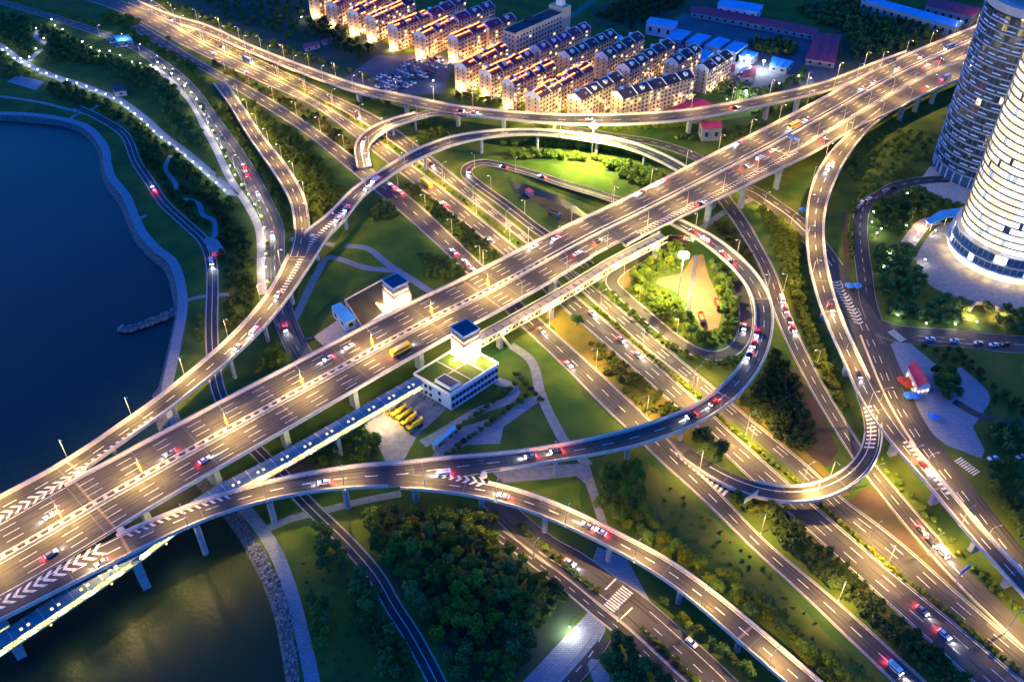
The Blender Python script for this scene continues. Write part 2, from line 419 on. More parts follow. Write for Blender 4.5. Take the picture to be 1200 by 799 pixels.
patch('soil', [(908, 440), (930, 430), (962, 480), (985, 530), (955, 556), (935, 540)], 'soil', .024)
patch('meadow', [(965, 200), (1030, 150), (1095, 155), (1085, 190), (1040, 225), (1000, 250), (985, 300), (960, 330), (955, 260)], 'grass', .024)
patch('meadow', [(1090, 410), (1200, 412), (1200, 500), (1160, 490), (1150, 455), (1110, 425)], 'meadow', .022)
patch('soil', [(385, 495), (425, 480), (440, 490), (350, 560), (325, 570), (310, 560)], 'soil', .024)
patch('wood_floor', [(428, 612), (470, 596), (560, 594), (600, 622), (690, 708), (640, 770), (605, 799), (530, 799), (505, 745), (450, 660)], 'field', .021)
patch('field', [(200, 0), (365, 0), (470, 66), (430, 110), (240, 30)], 'field', .02)
patch('field', [(930, 10), (1000, -6), (1120, 28), (1130, 40), (1030, 72), (990, 84), (985, 40)], 'field', .02)
patch('field', [(690, 10), (800, -20), (900, -20), (870, 15), (800, 12), (770, 30), (740, 36), (700, 30)], 'field', .02)
patch('yard', [(770, 40), (800, 15), (960, 40), (990, 85), (960, 102), (880, 118), (850, 100), (815, 90)], 'yard', .03)
patch('car_park', [(395, 98), (440, 66), (520, 62), (532, 72), (520, 110), (470, 112), (430, 104)], 'yard', .03)
patch('canal', [(655, 26), (712, -16), (730, -20), (690, 8), (668, 24)], 'water', .03)
patch('stream', [(596, 212), (612, 214), (660, 232), (692, 254), (680, 260), (640, 244), (604, 226)], 'water', .03)
patch('work_yard', [(612, 226), (648, 236), (690, 258), (680, 272), (662, 262), (632, 242)], 'soil', .035)
patch('court', [(772, 326), (800, 320), (812, 300), (824, 298), (830, 322), (847, 362), (842, 384), (824, 389), (810, 362), (792, 342), (768, 332)], 'sand_court', .04)
patch('court', [(722, 322), (742, 318), (748, 334), (730, 338)], 'sand_court', .04)
patch('plaza', [(612, 799), (692, 714), (702, 717), (710, 727), (709, 741), (658, 799), (630, 830)], 'pavers', .05)
patch('plaza', [(688, 778), (693, 771), (700, 773), (722, 800), (700, 810)], 'pavers', .05)
patch('plaza', [(1042, 404), (1052, 399), (1064, 400), (1100, 430), (1128, 448), (1150, 464), (1143, 482), (1138, 496), (1154, 528), (1150, 537), (1110, 522), (1092, 508), (1078, 484), (1062, 446)], 'pavers', .05)
patch('yard', [(420, 492), (467, 468), (487, 457), (523, 480), (497, 503), (488, 512), (470, 545), (452, 540), (440, 515)], 'path_grey', .05)
patch('yard', [(367, 395), (400, 372), (430, 356), (448, 368), (430, 384), (385, 410)], 'walk_stone', .05)
patch('plaza', [(1075, 215), (1090, 195), (1130, 200), (1150, 235), (1120, 240), (1090, 225)], 'walk_stone', .045)
patch('plaza', [(1086, 290), (1106, 262), (1140, 262), (1200, 300), (1200, 358), (1140, 342), (1100, 330)], 'path_grey', .045)
patch('plaza', [(525, 505), (585, 487), (622, 465), (633, 470), (590, 500), (586, 520), (548, 521), (510, 540), (500, 545)], 'pavers', .05)
patch('plaza', [(572, 548), (648, 545), (690, 542), (712, 615), (700, 608), (686, 566), (675, 558), (590, 566)], 'path_grey', .05)
patch('plaza', [(700, 640), (735, 655), (762, 705), (752, 702), (720, 690), (690, 668)], 'pavers', .05)
patch('terrace', [(8, 96), (20, 88), (52, 96), (42, 106)], 'pavers', .05)

def surface(name, road, m, z0=0, d0=None, d1=None, kerb=.12, kw=.35, km='concrete', kl=True, kr=True, edge=True, inset=.0, org=None):
    b = MB(); road.strip  # sheet of the carriageway
    st = road.stations(0 if d0 is None else d0, road.len if d1 is None else d1); vs = []
    for d in st:
        c, t, nn, h = road.at(d); vs += [c - nn * h, c + nn * h]
    b.add(vs, [(2 * i, 2 * i + 1, 2 * i + 3, 2 * i + 2) for i in range(len(st) - 1)])
    o = tag(b.build(name, m), kind='structure')
    for on, sg in ((kl, -1), (kr, 1)):
        if not on: continue
        rgs = [(0, 1)] if on is True else on
        k = MB()
        for f0, f1 in rgs:
            a, e = f0 * road.len, f1 * road.len
            if kerb: road.sweep(k, [(sg, 0, -.05), (sg, sg * kw, -.05), (sg, sg * kw, kerb), (sg, 0, kerb)], a, e)
        if k.v: k.build('kerb', km, o)
    return o
def marks(road, parent, lines, m='paint', dz=.035, org=None):
    """lines: ('dash', a, b, on, off, width, f0, f1) or ('line', a, b, width, f0, f1)"""
    b = MB()
    for L in lines:
        if L[0] == 'dash':
            _, a, o, on, off, wd, f0, f1 = L; road.dashes(b, a, o, on, off, wd, f0 * road.len, f1 * road.len, dz)
        else:
            _, a, o, wd, f0, f1 = L; road.strip(b, a, o, wd, f0 * road.len, f1 * road.len, dz)
    x = b.build('lane_marking', m, parent, org); return tag(x, kind='stuff')
def path(name, pts, width, m, z=.06, kerb=0):
    r = Road(pts, width=width, step=3, zoff=z); return r, surface(name, r, m, kerb=kerb, kw=.2)

# --- highway, south-west carriageway (traffic towards the lower right)
HL = Road([(60, -12), (140, 14), (200, 46), (240, 66), (300, 94), (370, 126), (412, 158), (455, 192), (506, 232), (592, 300), (650, 353), (720, 413), (810, 494), (882, 564), (920, 598), (966, 639), (1046, 712), (1098, 759), (1138, 797), (1200, 856)],
          [(80, -20), (150, 4), (206, 32), (240, 53), (306, 84), (364, 115), (426, 152), (486, 196), (560, 254), (608, 293), (672, 344), (720, 385), (818, 470), (834, 486), (924, 566), (1008, 639), (1080, 699), (1136, 745), (1198, 798), (1260, 850)], zoff=.08)
hl = surface('road', HL, 'asphalt')
marks(HL, hl, [('dash', -.33, 0, 6, 9, .27, 0, 1), ('dash', .3, 0, 6, 9, .27, 0, 1), ('line', -1, .7, .3, 0, 1), ('line', 1, -.7, .3, 0, 1)])
HR = Road([(90, -22), (160, 4), (206, 31), (240, 50), (306, 81), (366, 111), (430, 147), (496, 194), (620, 288), (680, 340), (746, 400), (832, 468), (844, 480), (940, 562), (962, 590), (1022, 639), (1100, 711), (1140, 745), (1200, 795), (1260, 850)],
          [(100, -30), (170, -4), (212, 24), (240, 40), (320, 78), (384, 109), (444, 138), (506, 184), (578, 244), (626, 282), (696, 336), (720, 356), (838, 456), (864, 478), (960, 558), (988, 584), (1060, 639), (1128, 700), (1150, 718), (1200, 762), (1260, 814)], zoff=.09)
hr = surface('road', HR, 'asphalt', kr=[(0, .8)])
marks(HR, hr, [('dash', -.3, 0, 6, 9, .27, 0, 1), ('dash', .33, 0, 6, 9, .27, 0, 1), ('line', -1, .7, .3, 0, 1), ('line', 1, -.7, .3, 0, .8)])
# --- road beside S4, joins the north-east carriageway at the lower right
S4 = Road([(823, 212), (842, 236), (860, 262), (878, 290), (894, 320), (906, 364), (940, 438), (964, 480), (1000, 538), (1020, 564), (1080, 639), (1128, 691), (1150, 712), (1200, 760), (1250, 808)],
          [(838, 206), (858, 234), (876, 258), (890, 284), (908, 318), (932, 384), (958, 438), (982, 480), (1010, 524), (1030, 550), (1108, 639), (1160, 694), (1200, 731), (1250, 780)], zoff=.11)
s4 = surface('road', S4, 'asphalt', kl=[(0, .83)])
marks(S4, s4, [('dash', 0, 0, 5, 7, .3, 0, .9), ('line', -1, .5, .3, 0, .85), ('line', 1, -.5, .3, 0, 1)])
# --- side road south-west of the highway
S5 = Road([(150, 32), (200, 62), (240, 84), (300, 120), (358, 157), (420, 208), (480, 258), (546, 319), (606, 378), (670, 438), (708, 478), (756, 523), (880, 639), (960, 716), (1046, 798), (1100, 850)],
          [(160, 26), (206, 54), (240, 75), (310, 112), (378, 157), (414, 184), (480, 231), (564, 310), (624, 366), (720, 453), (768, 498), (790, 524), (848, 582), (900, 639), (960, 686), (1084, 798), (1130, 842)], zoff=.10)
s5 = surface('road', S5, 'asphalt')
marks(S5, s5, [('dash', 0, 0, 5, 7, .32, 0, 1), ('line', -1, .5, .25, 0, 1), ('line', 1, -.5, .25, 0, 1)])
# --- park road with lamps on the far left
TR = Road([(-20, -4), (20, 8), (60, 20), (100, 33), (156, 54), (180, 69), (210, 92), (230, 114), (246, 138), (262, 160), (284, 192), (298, 218), (312, 244), (321, 266), (322, 290), (322, 319), (326, 345), (336, 380), (352, 414), (385, 455)], width=[7, 8, 9, 10, 10, 10], zoff=.07)
tr = surface('road', TR, 'asphalt_worn')
marks(TR, tr, [('dash', 0, 0, 4, 6, .25, 0, 1)])
WR, wr = path('road', [(90, 126), (120, 140), (146, 158), (160, 190), (176, 214), (192, 238), (220, 264), (240, 284), (248, 310), (249, 340), (248, 380), (250, 420), (257, 460), (285, 510), (335, 562), (356, 586), (410, 639), (442, 677), (460, 709), (482, 743), (512, 799), (540, 860)], 6, 'asphalt_dark', .05, .1)
marks(WR, wr, [('line', 0, 0, .3, .1, 1), ('line', -1, .3, .25, 0, 1), ('line', 1, -.3, .25, 0, 1)], 'paint_worn')
UW, _ = path('footpath', [(180, 78), (206, 100), (226, 122), (240, 150), (252, 172), (270, 210), (290, 240), (303, 266), (306, 290), (306, 319), (308, 345)], 4.5, 'walk_stone', .05)
VW, _ = path('promenade', [(-30, 40), (0, 54), (22, 70), (64, 90), (90, 98), (112, 106), (140, 118), (170, 140), (192, 160), (216, 178), (240, 198), (276, 230)], 6.0, 'pavers', .05)
path('footpath', [(44, 36), (42, 44), (52, 50), (56, 54), (44, 62), (34, 72)], 4.0, 'pavers', .055)
XW, _ = path('promenade', [(-200, 130), (-60, 131), (0, 133), (30, 134), (75, 140), (100, 148), (114, 160), (124, 176), (126, 192), (131, 208), (148, 230), (158, 254), (168, 274), (184, 292), (200, 304), (208, 319), (213, 340), (214, 361), (207, 400), (201, 430), (196, 456), (204, 490), (250, 558), (292, 602), (320, 641), (336, 679), (348, 719), (366, 799), (376, 900)], 5.0, 'pavers', .06)
path('footpath', [(0, 113), (46, 120), (90, 131)], 3, 'path_grey', .045)
path('footpath', [(80, 142), (90, 134), (104, 130), (118, 122)], 2.5, 'pavers', .048)
path('footpath', [(214, 353), (240, 347), (268, 345)], 2.5, 'pavers', .047)
path('footpath', [(160, 258), (172, 252)], 2.5, 'pavers', .047)
path('footpath', [(200, 182), (194, 196), (206, 216), (207, 222)], 3, 'path_grey', .047)
path('footpath', [(215, 233), (232, 238), (238, 252), (250, 258), (252, 280)], 3, 'pavers', .047)
path('footpath', [(312, 620), (340, 608), (380, 598), (420, 588), (470, 578)], 3.5, 'path_grey', .048)
path('footpath', [(404, 288), (430, 291), (455, 310), (480, 326), (508, 344)], 4, 'pavers', .047)
path('footpath', [(345, 375), (372, 320), (385, 302), (430, 314), (470, 318)], 4, 'pavers', .044)
path('footpath', [(392, 287), (340, 280)], 3.5, 'path_grey', .047)
path('footpath', [(598, 404), (622, 422), (634, 462), (650, 497), (664, 520), (690, 545)], 4.5, 'path_grey', .048)
path('footpath', [(634, 462), (600, 482), (585, 492)], 3.5, 'pavers', .046)
path('footpath', [(582, 446), (602, 454), (600, 466), (560, 482), (520, 506), (495, 520)], 5, 'pavers', .044)
path('footpath', [(820, 270), (850, 248), (884, 232)], 4, 'path_grey', .047)
path('footpath', [(768, 298), (745, 308), (700, 330)], 4, 'path_grey', .047)
path('footpath', [(1120, 432), (1150, 462), (1142, 480), (1130, 496)], 7, 'pavers', .056)
path('footpath', [(1118, 470), (1146, 486), (1170, 492), (1200, 494)], 4, 'asphalt_dark', .06)
path('footpath', [(990, 250), (991, 290), (995, 318)], 3, 'soil', .047)
path('driveway', [(1064, 286), (1072, 275), (1084, 262), (1100, 258)], 8, 'walk_stone', .052)
path('driveway', [(1140, 262), (1112, 268), (1096, 284), (1086, 305), (1092, 325), (1110, 338), (1150, 348), (1210, 362)], 10, 'path_grey', .054)
path('footpath', [(1060, 304), (1082, 304), (1090, 318)], 3, 'pavers', .046)
# --- loop road round the sports court, slip road in the north-west and road under the tall bridge
GR, gr = path('road', [(806, 283), (788, 280), (770, 292), (745, 306), (722, 321), (717, 331), (730, 346), (760, 372), (790, 397), (815, 412), (836, 417), (855, 413), (868, 401), (874, 382), (872, 352), (862, 326)], 7, 'asphalt', .07, .14)
marks(GR, gr, [('line', -1, .4, .3, .1, 1), ('line', 1, -.4, .3, .1, 1)])
QR = Road([(742, 240, 3), (720, 234, 2.5), (690, 225, 2), (660, 216, 1.5), (620, 203, .6), (580, 193, 0), (564, 191, 0), (549, 196), (547, 205), (560, 217), (592, 240), (628, 268), (646, 280), (690, 312)], width=6.5, zoff=.09, step=3)
qr = surface('road', QR, 'asphalt_dark', kerb=.5, kw=.35)
marks(QR, qr, [('line', 0, 0, .25, 0, 1)], 'paint_worn')
NR, nr = path('road', [(660, 150), (720, 160), (770, 168), (823, 188), (850, 214)], 8, 'asphalt', .06, .12)
marks(NR, nr, [('dash', 0, 0, 4, 6, .3, 0, 1)])
HD = Road([(846, 205, 0), (868, 219), (884, 226), (905, 240), (925, 254), (940, 268), (958, 288), (975, 312)], width=12, zoff=.075, step=3)
hd = surface('road', HD, 'asphalt')
marks(HD, hd, [('line', 0, 0, .5, .1, 1), ('dash', -.5, 0, 4, 6, .3, 0, 1)])
# --- wide road with the junction on the right, and its two arms
S6 = Road([(958, 300), (968, 332), (982, 368), (1000, 413), (1027, 470), (1075, 546), (1134, 618), (1196, 688), (1240, 730)],
          [(980, 300), (996, 330), (1024, 362), (1046, 408), (1074, 479), (1112, 534), (1138, 564), (1192, 639), (1240, 700), (1280, 745)], zoff=.065)
s6 = surface('road', S6, 'asphalt', kl=False, kr=[(0, .12), (.27, 1)])
marks(S6, s6, [('dash', -.2, 0, 5, 7, .32, .1, 1), ('dash', .1, 0, 5, 7, .32, .1, 1), ('line', 1, -.6, .3, .3, 1)])
mk = MB(); S6.sweep(mk, [(0, 3.0, 0), (0, 3.6, 0), (0, 3.6, .9), (0, 3.0, .9)], .3 * S6.len, .62 * S6.len); S6.sweep(mk, [(0, 3.0, 0), (0, 3.6, 0), (0, 3.6, .9), (0, 3.0, .9)], .68 * S6.len, S6.len)
mk.build('median_barrier', 'parapet_paint', s6)
S6.chevrons('hatching', s6, .10 * S6.len, .25 * S6.len, lambda d: -1.0, lambda d: 3.6, 2.6, 1.0, 1.5, 1, .03)
JR, jr = path('road', [(1030, 384), (1052, 391), (1068, 393), (1124, 397), (1170, 402), (1260, 408)], 13, 'asphalt_dark', .055, .12)
marks(JR, jr, [('dash', 0, 0, 4, 5, .3, .2, 1), ('line', .5, 0, .25, .2, .5)])
KR, kr = path('road', [(1110, 210), (1080, 212), (1052, 218), (1034, 228), (1014, 240), (1008, 262), (1009, 290), (1013, 320), (1017, 352), (1024, 374)], 8, 'asphalt_dark', .05, .12)
marks(KR, kr, [('dash', 0, 0, 4, 5, .25, 0, .9)], 'paint_worn')
# --- roads at the bottom: main road with a crossing, cycle road beside it
AR = Road([(560, 566), (598, 606), (640, 642), (670, 660), (705, 686), (740, 712), (790, 756), (836, 799), (880, 845)], width=[9, 10, 12, 13, 13, 13], zoff=.07)
ar = surface('road', AR, 'asphalt')
marks(AR, ar, [('dash', .05, 0, 4, 5, .28, .68, 1), ('line', -.55, 0, .25, .64, 1), ('line', .55, 0, .25, .3, .58), ('line', .5, 0, .25, .66, 1)])
dA = AR.find(727, 699)[0]
for k in range(10):
    b = MB(); o = -5.2 + k * 1.15
    b.quad(AR.pt(dA - 2.4, 0, o, .04), AR.pt(dA - 2.4, 0, o + .62, .04), AR.pt(dA + 2.4, 0, o + .62, .04), AR.pt(dA + 2.4, 0, o, .04))
    b.build('crossing_stripe', 'paint', ar)
b = MB(); AR.strip(b, 0, -2.8, 6.5, dA - 6.2, dA - 5.6, .04); AR.strip(b, 0, 2.9, 6.5, dA + 5.6, dA + 6.2, .04); b.build('stop_line', 'paint', ar)
A1, a1 = path('road', [(585, 626), (604, 640), (640, 667), (672, 692), (700, 716), (730, 740), (770, 777), (800, 805)], 5.0, 'asphalt_dark', .055, .12)
marks(A1, a1, [('line', -1, .3, .25, 0, 1), ('line', 1, -.3, .25, 0, 1), ('dash', 0, 0, 3, 4, .2, 0, 1)], 'paint_worn')
path('pavement', [(715, 708), (738, 730), (758, 749)], 3.2, 'pavers', .052)
CR, cr = path('road', [(706, 744), (690, 770), (672, 790), (655, 815)], 6.5, 'asphalt_dark', .045, .12)
marks(CR, cr, [('dash', 0, 0, 3, 4, .25, 0, 1)], 'paint_worn')
# two zebra crossings at the junction on the right
for nm, org, ux, uy, nn_ in (('a', (1050, 382), (1044, 388), (1059, 400), 8), ('b', (1116, 536), (1124, 536), (1150, 560), 9)):
    A_ = P(*ux); B_ = P(*uy); d = (B_ - A_); L_ = d.length; d.normalize(); q = Vector((d.y, -d.x, 0)) * 2.2
    if nm == 'b': A_, B_ = P(1122, 538), P(1146, 556); d = (B_ - A_); L_ = d.length; d.normalize(); q = Vector((d.y, -d.x, 0)) * 2.2
    for k in range(nn_):
        c = A_ + d * (L_ * k / nn_); e = c + d * (L_ / nn_ * .5); b = MB(); up = Vector((0, 0, .115))
        b.quad(c - q + up, e - q + up, e + q + up, c + q + up); b.build('crossing_stripe', 'paint', s6)

def tracks(road, parent, lanes, dz, org=None, f0=0, f1=1):
    b = MB()
    for o in lanes:
        for s in (-.85, .85):
            d = f0 * road.len + 1; 
            while d < f1 * road.len - 6:
                L_ = random.uniform(18, 60); e = min(d + L_, f1 * road.len - 1)
                if random.random() < .8: road.strip(b, 0, o + s, random.uniform(.45, .75), d, e, dz)
                d = e + random.uniform(1, 8)
    tag(b.build('wheel_track', 'wheel_track', parent, org), kind='stuff')
    b = MB(); d = random.uniform(5, 25)
    while d < f1 * road.len - 12:                                          # resurfaced patches
        o = random.choice(lanes); L2 = random.uniform(3, 10); b.quad(*[road.pt(d + x_, 0, o + y_, dz - .006) for x_, y_ in ((0, -1.6), (0, 1.6), (L2, 1.6), (L2, -1.6))]); d += random.uniform(12, 55)
    if b.v: tag(b.build('repair_patch', random.choice(['asphalt_dark', 'asphalt_worn']), parent, org), kind='stuff')
for r_, o_, ln in ((HL, hl, (-4.6, 0, 4.4)), (HR, hr, (-4.2, 0, 4.4)), (S5, s5, (-1.7, 1.7)), (S4, s4, (-1.8, 1.8)), (S6, s6, (-6, -2, 1.4)), (TR, tr, (-2, 2)), (AR, ar, (-3, 3)), (HD, hd, (-3, 3))): tracks(r_, o_, ln, .012)
# ================================================================== BRIDGES
def bridge(name, label, cat, road, parL=True, parR=True, asphalt='asphalt', inset=.55, depth=1.9, kw=.45, ph=1.0, pm='parapet_paint', group=None, face='concrete'):
    org = road.at(road.len / 2)[0].copy()
    b = MB()
    road.sweep(b, [(-1, 0, 0), (1, 0, 0), (1, 0, -.45), (.62, 0, -.75), (.45, 0, -depth), (-.45, 0, -depth), (-.62, 0, -.75), (-1, 0, -.45)])
    o = b.build(name, face, None, org); tag(o, label, cat, group)
    b = MB(); st = road.stations(0, road.len); vs = []
    for d in st:
        c, t, nn, h = road.at(d); vs += [c - nn * (h - .1) + Vector((0, 0, .03)), c + nn * (h - .1) + Vector((0, 0, .03))]
    b.add(vs, [(2 * i, 2 * i + 1, 2 * i + 3, 2 * i + 2) for i in range(len(st) - 1)]); b.build('road_surface', asphalt, o, org)
    for on, sg in ((parL, -1), (parR, 1)):
        if not on: continue
        for f0, f1 in ([(0, 1)] if on is True else on):
            b = MB(); a, e = f0 * road.len, f1 * road.len
            road.sweep(b, [(sg, 0, -.5), (sg, sg * .12, -.5), (sg, sg * .12, ph), (sg, -sg * kw * .6, ph), (sg, -sg * kw, .035)], a, e)
            b.build('parapet', pm, o, org)
            b = MB(); road.sweep(b, [(sg, -sg * .02, ph + .32), (sg, -sg * .16, ph + .32), (sg, -sg * .16, ph + .44), (sg, -sg * .02, ph + .44)], a, e)
            d = a + 1
            while d < e: 
                q = road.pt(d, sg, -sg * .09, ph); b.box((q.x, q.y, q.z + .17), (.12, .12, .34)); d += 4
            b.build('handrail', 'metal', o, org)
    wl = {'main_bridge': [s * (2.2 + 3.45 * (k + .5)) for s in (-1, 1) for k in range(4)]}.get(name, (-1.9, 1.9))
    tracks(road, o, wl, .04, org)
    d = random.uniform(15, 30)
    while d < road.len - 5:
        b = MB(); b.quad(road.pt(d, -.96, 0, .05), road.pt(d + .28, -.96, 0, .05), road.pt(d + .28, .96, 0, .05), road.pt(d, .96, 0, .05)); b.build('expansion_joint', 'metal_dark', o, org); d += random.uniform(34, 48)
    return o, org
def piers(road, o, org, at, w=2.2, dpt=1.9, offs=(0,), base=0.0, m='concrete_pier', round_=True, cap=True):
    for d in at:
        for a in offs:
            c, t, nn, h = road.at(d); q = c + nn * (a * h); top = c.z - dpt + .05; b = MB()
            if top - base < 1: continue
            if round_: b.tube((q.x, q.y, base - .5), (q.x, q.y, top - 1.2), w / 2, w / 2, 14); b.tube((q.x, q.y, top - 1.2), (q.x, q.y, top), w / 2, w * .85, 14)
            else:
                rz = math.atan2(t.y, t.x); b.box((q.x, q.y, (base - .5 + top - 1.3) / 2), (w, w * 1.7, top - 1.3 - base + .5), rz=rz)
                b.box((q.x, q.y, top - .65), (w, w * 1.7, 1.3), rz=rz, taper=1.35)
            b.build('pier', m, o, org)
def joints(road, o, org, at, f=.97):
    for d in at:
        b = MB(); vs = [road.pt(d - .5, -f, 0, .045), road.pt(d + .5, -f, 0, .045), road.pt(d + .5, f, 0, .045), road.pt(d - .5, f, 0, .045)]
        b.quad(*vs); b.build('expansion_joint', 'joint', o, org)

MBu = [(-160, 690, 19), (0, 611, 18.5), (96, 559, 18), (170, 518, 17.5), (240, 481, 17), (340, 429, 16.5), (400, 398, 16), (480, 357, 16), (556, 320, 16), (630, 282, 16), (720, 240, 15.5), (796, 201, 15.5), (880, 159, 15), (960, 118, 15), (1036, 77, 15), (1154, 27, 15), (1280, -25, 15)]
MBl = [(-170, 782, 19), (0, 703, 18.5), (138, 618, 18), (240, 560, 17), (340, 502, 16.5), (380, 479, 16.5), (480, 421, 16), (528, 394, 16), (592, 362, 16), (664, 320, 16), (720, 286, 15.5), (768, 262, 15.5), (840, 226, 15.5), (932, 177, 15), (960, 160, 15), (1072, 94, 15), (1144, 60, 15), (1300, -8, 15)]
MR = Road(MBu, MBl, wsm=12)
fz = lambda x, y, z=16: MR.find(x, y)[0] / MR.len
f_n = fz(92, 588, 18); f_b = fz(1050, 86)
f_c = fz(830, 214)
mbr, mbo = bridge('main_bridge', 'wide pale concrete bridge with two four lane carriageways crossing the whole scene', 'bridge', MR,
                  parL=[(f_n, f_b - .01), (f_b + .022, 1)], parR=[(f_n + .006, f_c - .10)], inset=1, depth=2.2, ph=1.1, kw=.6)
L4 = []
for sg in (-1, 1):
    for k in (1, 2, 3): L4.append(('dash', 0, sg * (1.6 + .6 + 3.45 * k), 6, 9, .24, 0, 1))
    L4 += [('line', 0, sg * 2.1, .3, 0, 1), ('line', sg, -sg * 1.0, .3, 0, 1)]
marks(MR, mbr, L4, 'paint', .06, mbo)
# median: two low walls with planters between them, dark slot on the left part
for sg in (-1, 1):
    b = MB(); MR.sweep(b, [(0, sg * .95, .03), (0, sg * 1.45, .03), (0, sg * 1.35, .95), (0, sg * .95, .95)]); b.build('median_wall', 'parapet_paint', mbr, mbo)
b = MB(); MR.strip(b, 0, 0, 1.9, 0, MR.len, .05); b.build('median_strip', 'asphalt_dark', mbr, mbo)
d = 4
while d < MR.find(640, 300)[0]:
    b = MB(); c, t, nn, h = MR.at(d); b.box((c.x, c.y, c.z + .4), (1.6, 1.86, .7), rz=math.atan2(t.y, t.x)); b.build('median_planter', 'concrete', mbr, mbo); d += 4.2
joints(MR, mbr, mbo, [MR.find(x, y)[0] for x, y in ((110, 590), (565, 345), (900, 172), (1034, 100))])
piers(MR, mbr, mbo, [MR.find(x, y)[0] for x, y in ((-30, 670), (60, 620), (150, 570), (235, 525), (318, 480), (400, 435), (480, 393), (640, 310), (760, 245), (830, 212), (900, 172), (965, 136), (1030, 104), (1090, 78))], 2.4, 2.2, (-.55, .55), -2, round_=False)

# auxiliary deck on the south-east side of the main bridge, from which the right-hand ramp leaves
MAu = [(722, 287, 15.5), (768, 262.5, 15.5), (840, 226.5, 15.5), (932, 177.5, 15), (960, 161, 15), (1072, 96, 15), (1144, 62, 15), (1300, -5, 15)]
MAl = [(734, 288, 15.5), (766, 271, 15.5), (820, 245, 15.5), (900, 206, 15), (960, 176, 15), (1000, 152, 15), (1054, 127, 15), (1080, 113, 15), (1132, 90, 15), (1300, 18, 15)]
MA = Road(MAu, MAl, zoff=-.015)
f_o = MA.find(955, 170)[0] / MA.len
mab, mao = bridge('slip_deck', 'narrow outer lane deck joined to the south edge of the main bridge', 'bridge', MA, parL=[(f_o - .04, 1)], parR=[(0, MA.find(985, 160)[0] / MA.len), (MA.find(1062, 122)[0] / MA.len, 1)])
marks(MA, mab, [('line', 1, -.9, .3, 0, 1), ('line', -1, 1.0, .3, .35, 1)], 'paint', .06, mao)
d = 12
while d < (f_o - .03) * MA.len:
    b = MB(); b.quad(MA.pt(d, -1, -.5, .075), MA.pt(d + .8, -1, -.5, .075), MA.pt(d + 2.2, -1, 1.9, .075), MA.pt(d + 1.4, -1, 1.9, .075)); b.build('hatching', 'paint', mab, mao); d += 2.6
piers(MA, mab, mao, [MA.find(x, y)[0] for x, y in ((838, 240), (880, 220), (925, 200), (1070, 120), (1092, 112), (1110, 102))], 1.8, 1.9, (.35,), round_=False)

# ramp A: leaves the main bridge at the lower left, forks at (364, 274)
AU = [(-160, 662, 19), (0, 582, 18.5), (84, 536, 18), (166, 480, 17), (240, 422, 16), (276, 388, 15), (306, 356, 14.5), (328, 320, 14), (343, 287, 13.5), (356, 272, 13.2), (380, 258, 13), (410, 224, 12.5), (432, 210, 12), (480, 180, 12), (506, 168, 12), (530, 160, 12), (556, 156, 12), (600, 152.5, 12), (640, 153, 11.5), (686, 158, 10.8), (720, 163, 10), (760, 174, 9), (790, 188, 8), (804, 196, 7.5), (840, 219, 5)]
AL = [(-160, 688, 19), (0, 610, 18.5), (90, 557, 18), (148, 515, 17.3), (200, 480, 16.6), (240, 447, 16), (266, 426, 15.3), (300, 396, 14.8), (336, 352, 14), (358, 320, 13.7), (380, 288, 13.3), (406, 254, 12.8), (432, 226, 12.3), (480, 193, 12), (520, 175, 12), (570, 162, 12), (604, 158, 12), (640, 158.5, 11.7), (690, 165, 11), (720, 170, 10.2), (756, 182, 9.2), (796, 201, 8), (830, 224, 5.5)]
RA = Road(AU, AL)
fA = lambda x, y: RA.find(x, y)[0] / RA.len
rab, rao = bridge('ramp_bridge', 'curved ramp bridge sweeping from the lake side of the main bridge over the highway', 'ramp', RA, parL=[(0, fA(345, 300)), (fA(372, 278), 1)], parR=[(fA(95, 553) + .005, 1)], asphalt='asphalt', face='concrete')
marks(RA, rab, [('line', -1, .9, .3, 0, 1), ('line', 1, -.9, .3, .1, 1), ('dash', 0, 0, 5, 7, .3, .08, 1)], 'paint', .06, rao)
RA.chevrons('chevron', rab, 5, RA.find(100, 548)[0], lambda d: .35 * RA.at(d)[3], lambda d: RA.at(d)[3] + 1.2, 3.2, 1.3, 2.6, 1, .06, org=rao)
d = RA.find(100, 545)[0]
while d < RA.find(180, 488)[0]:
    b = MB(); b.quad(RA.pt(d, 1, -2.6, .06), RA.pt(d + 1, 1, -2.6, .06), RA.pt(d + 2, 1, -1, .06), RA.pt(d + 1, 1, -1, .06)); b.build('hatching', 'paint', rab, rao); d += 2.8
d = RA.find(345, 345)[0]
while d < RA.find(410, 240)[0]:
    k = 2.6; b = MB(); b.quad(RA.pt(d, 0, -1.0, .06), RA.pt(d + .9, 0, -1.0, .06), RA.pt(d + .9, 0, 1.8, .06), RA.pt(d, 0, 1.8, .06)); b.build('hatching', 'paint', rab, rao); d += 2.4
joints(RA, rab, rao, [RA.find(85, 546)[0], RA.find(352, 305)[0], RA.find(405, 240)[0]])
piers(RA, rab, rao, [RA.find(x, y)[0] for x, y in ((60, 560), (128, 518), (200, 468), (266, 412), (308, 372), (340, 330), (375, 282), (404, 246), (500, 180), (565, 161), (630, 156), (700, 163), (756, 178))], 2.0, 1.9, (0.1,), -3)
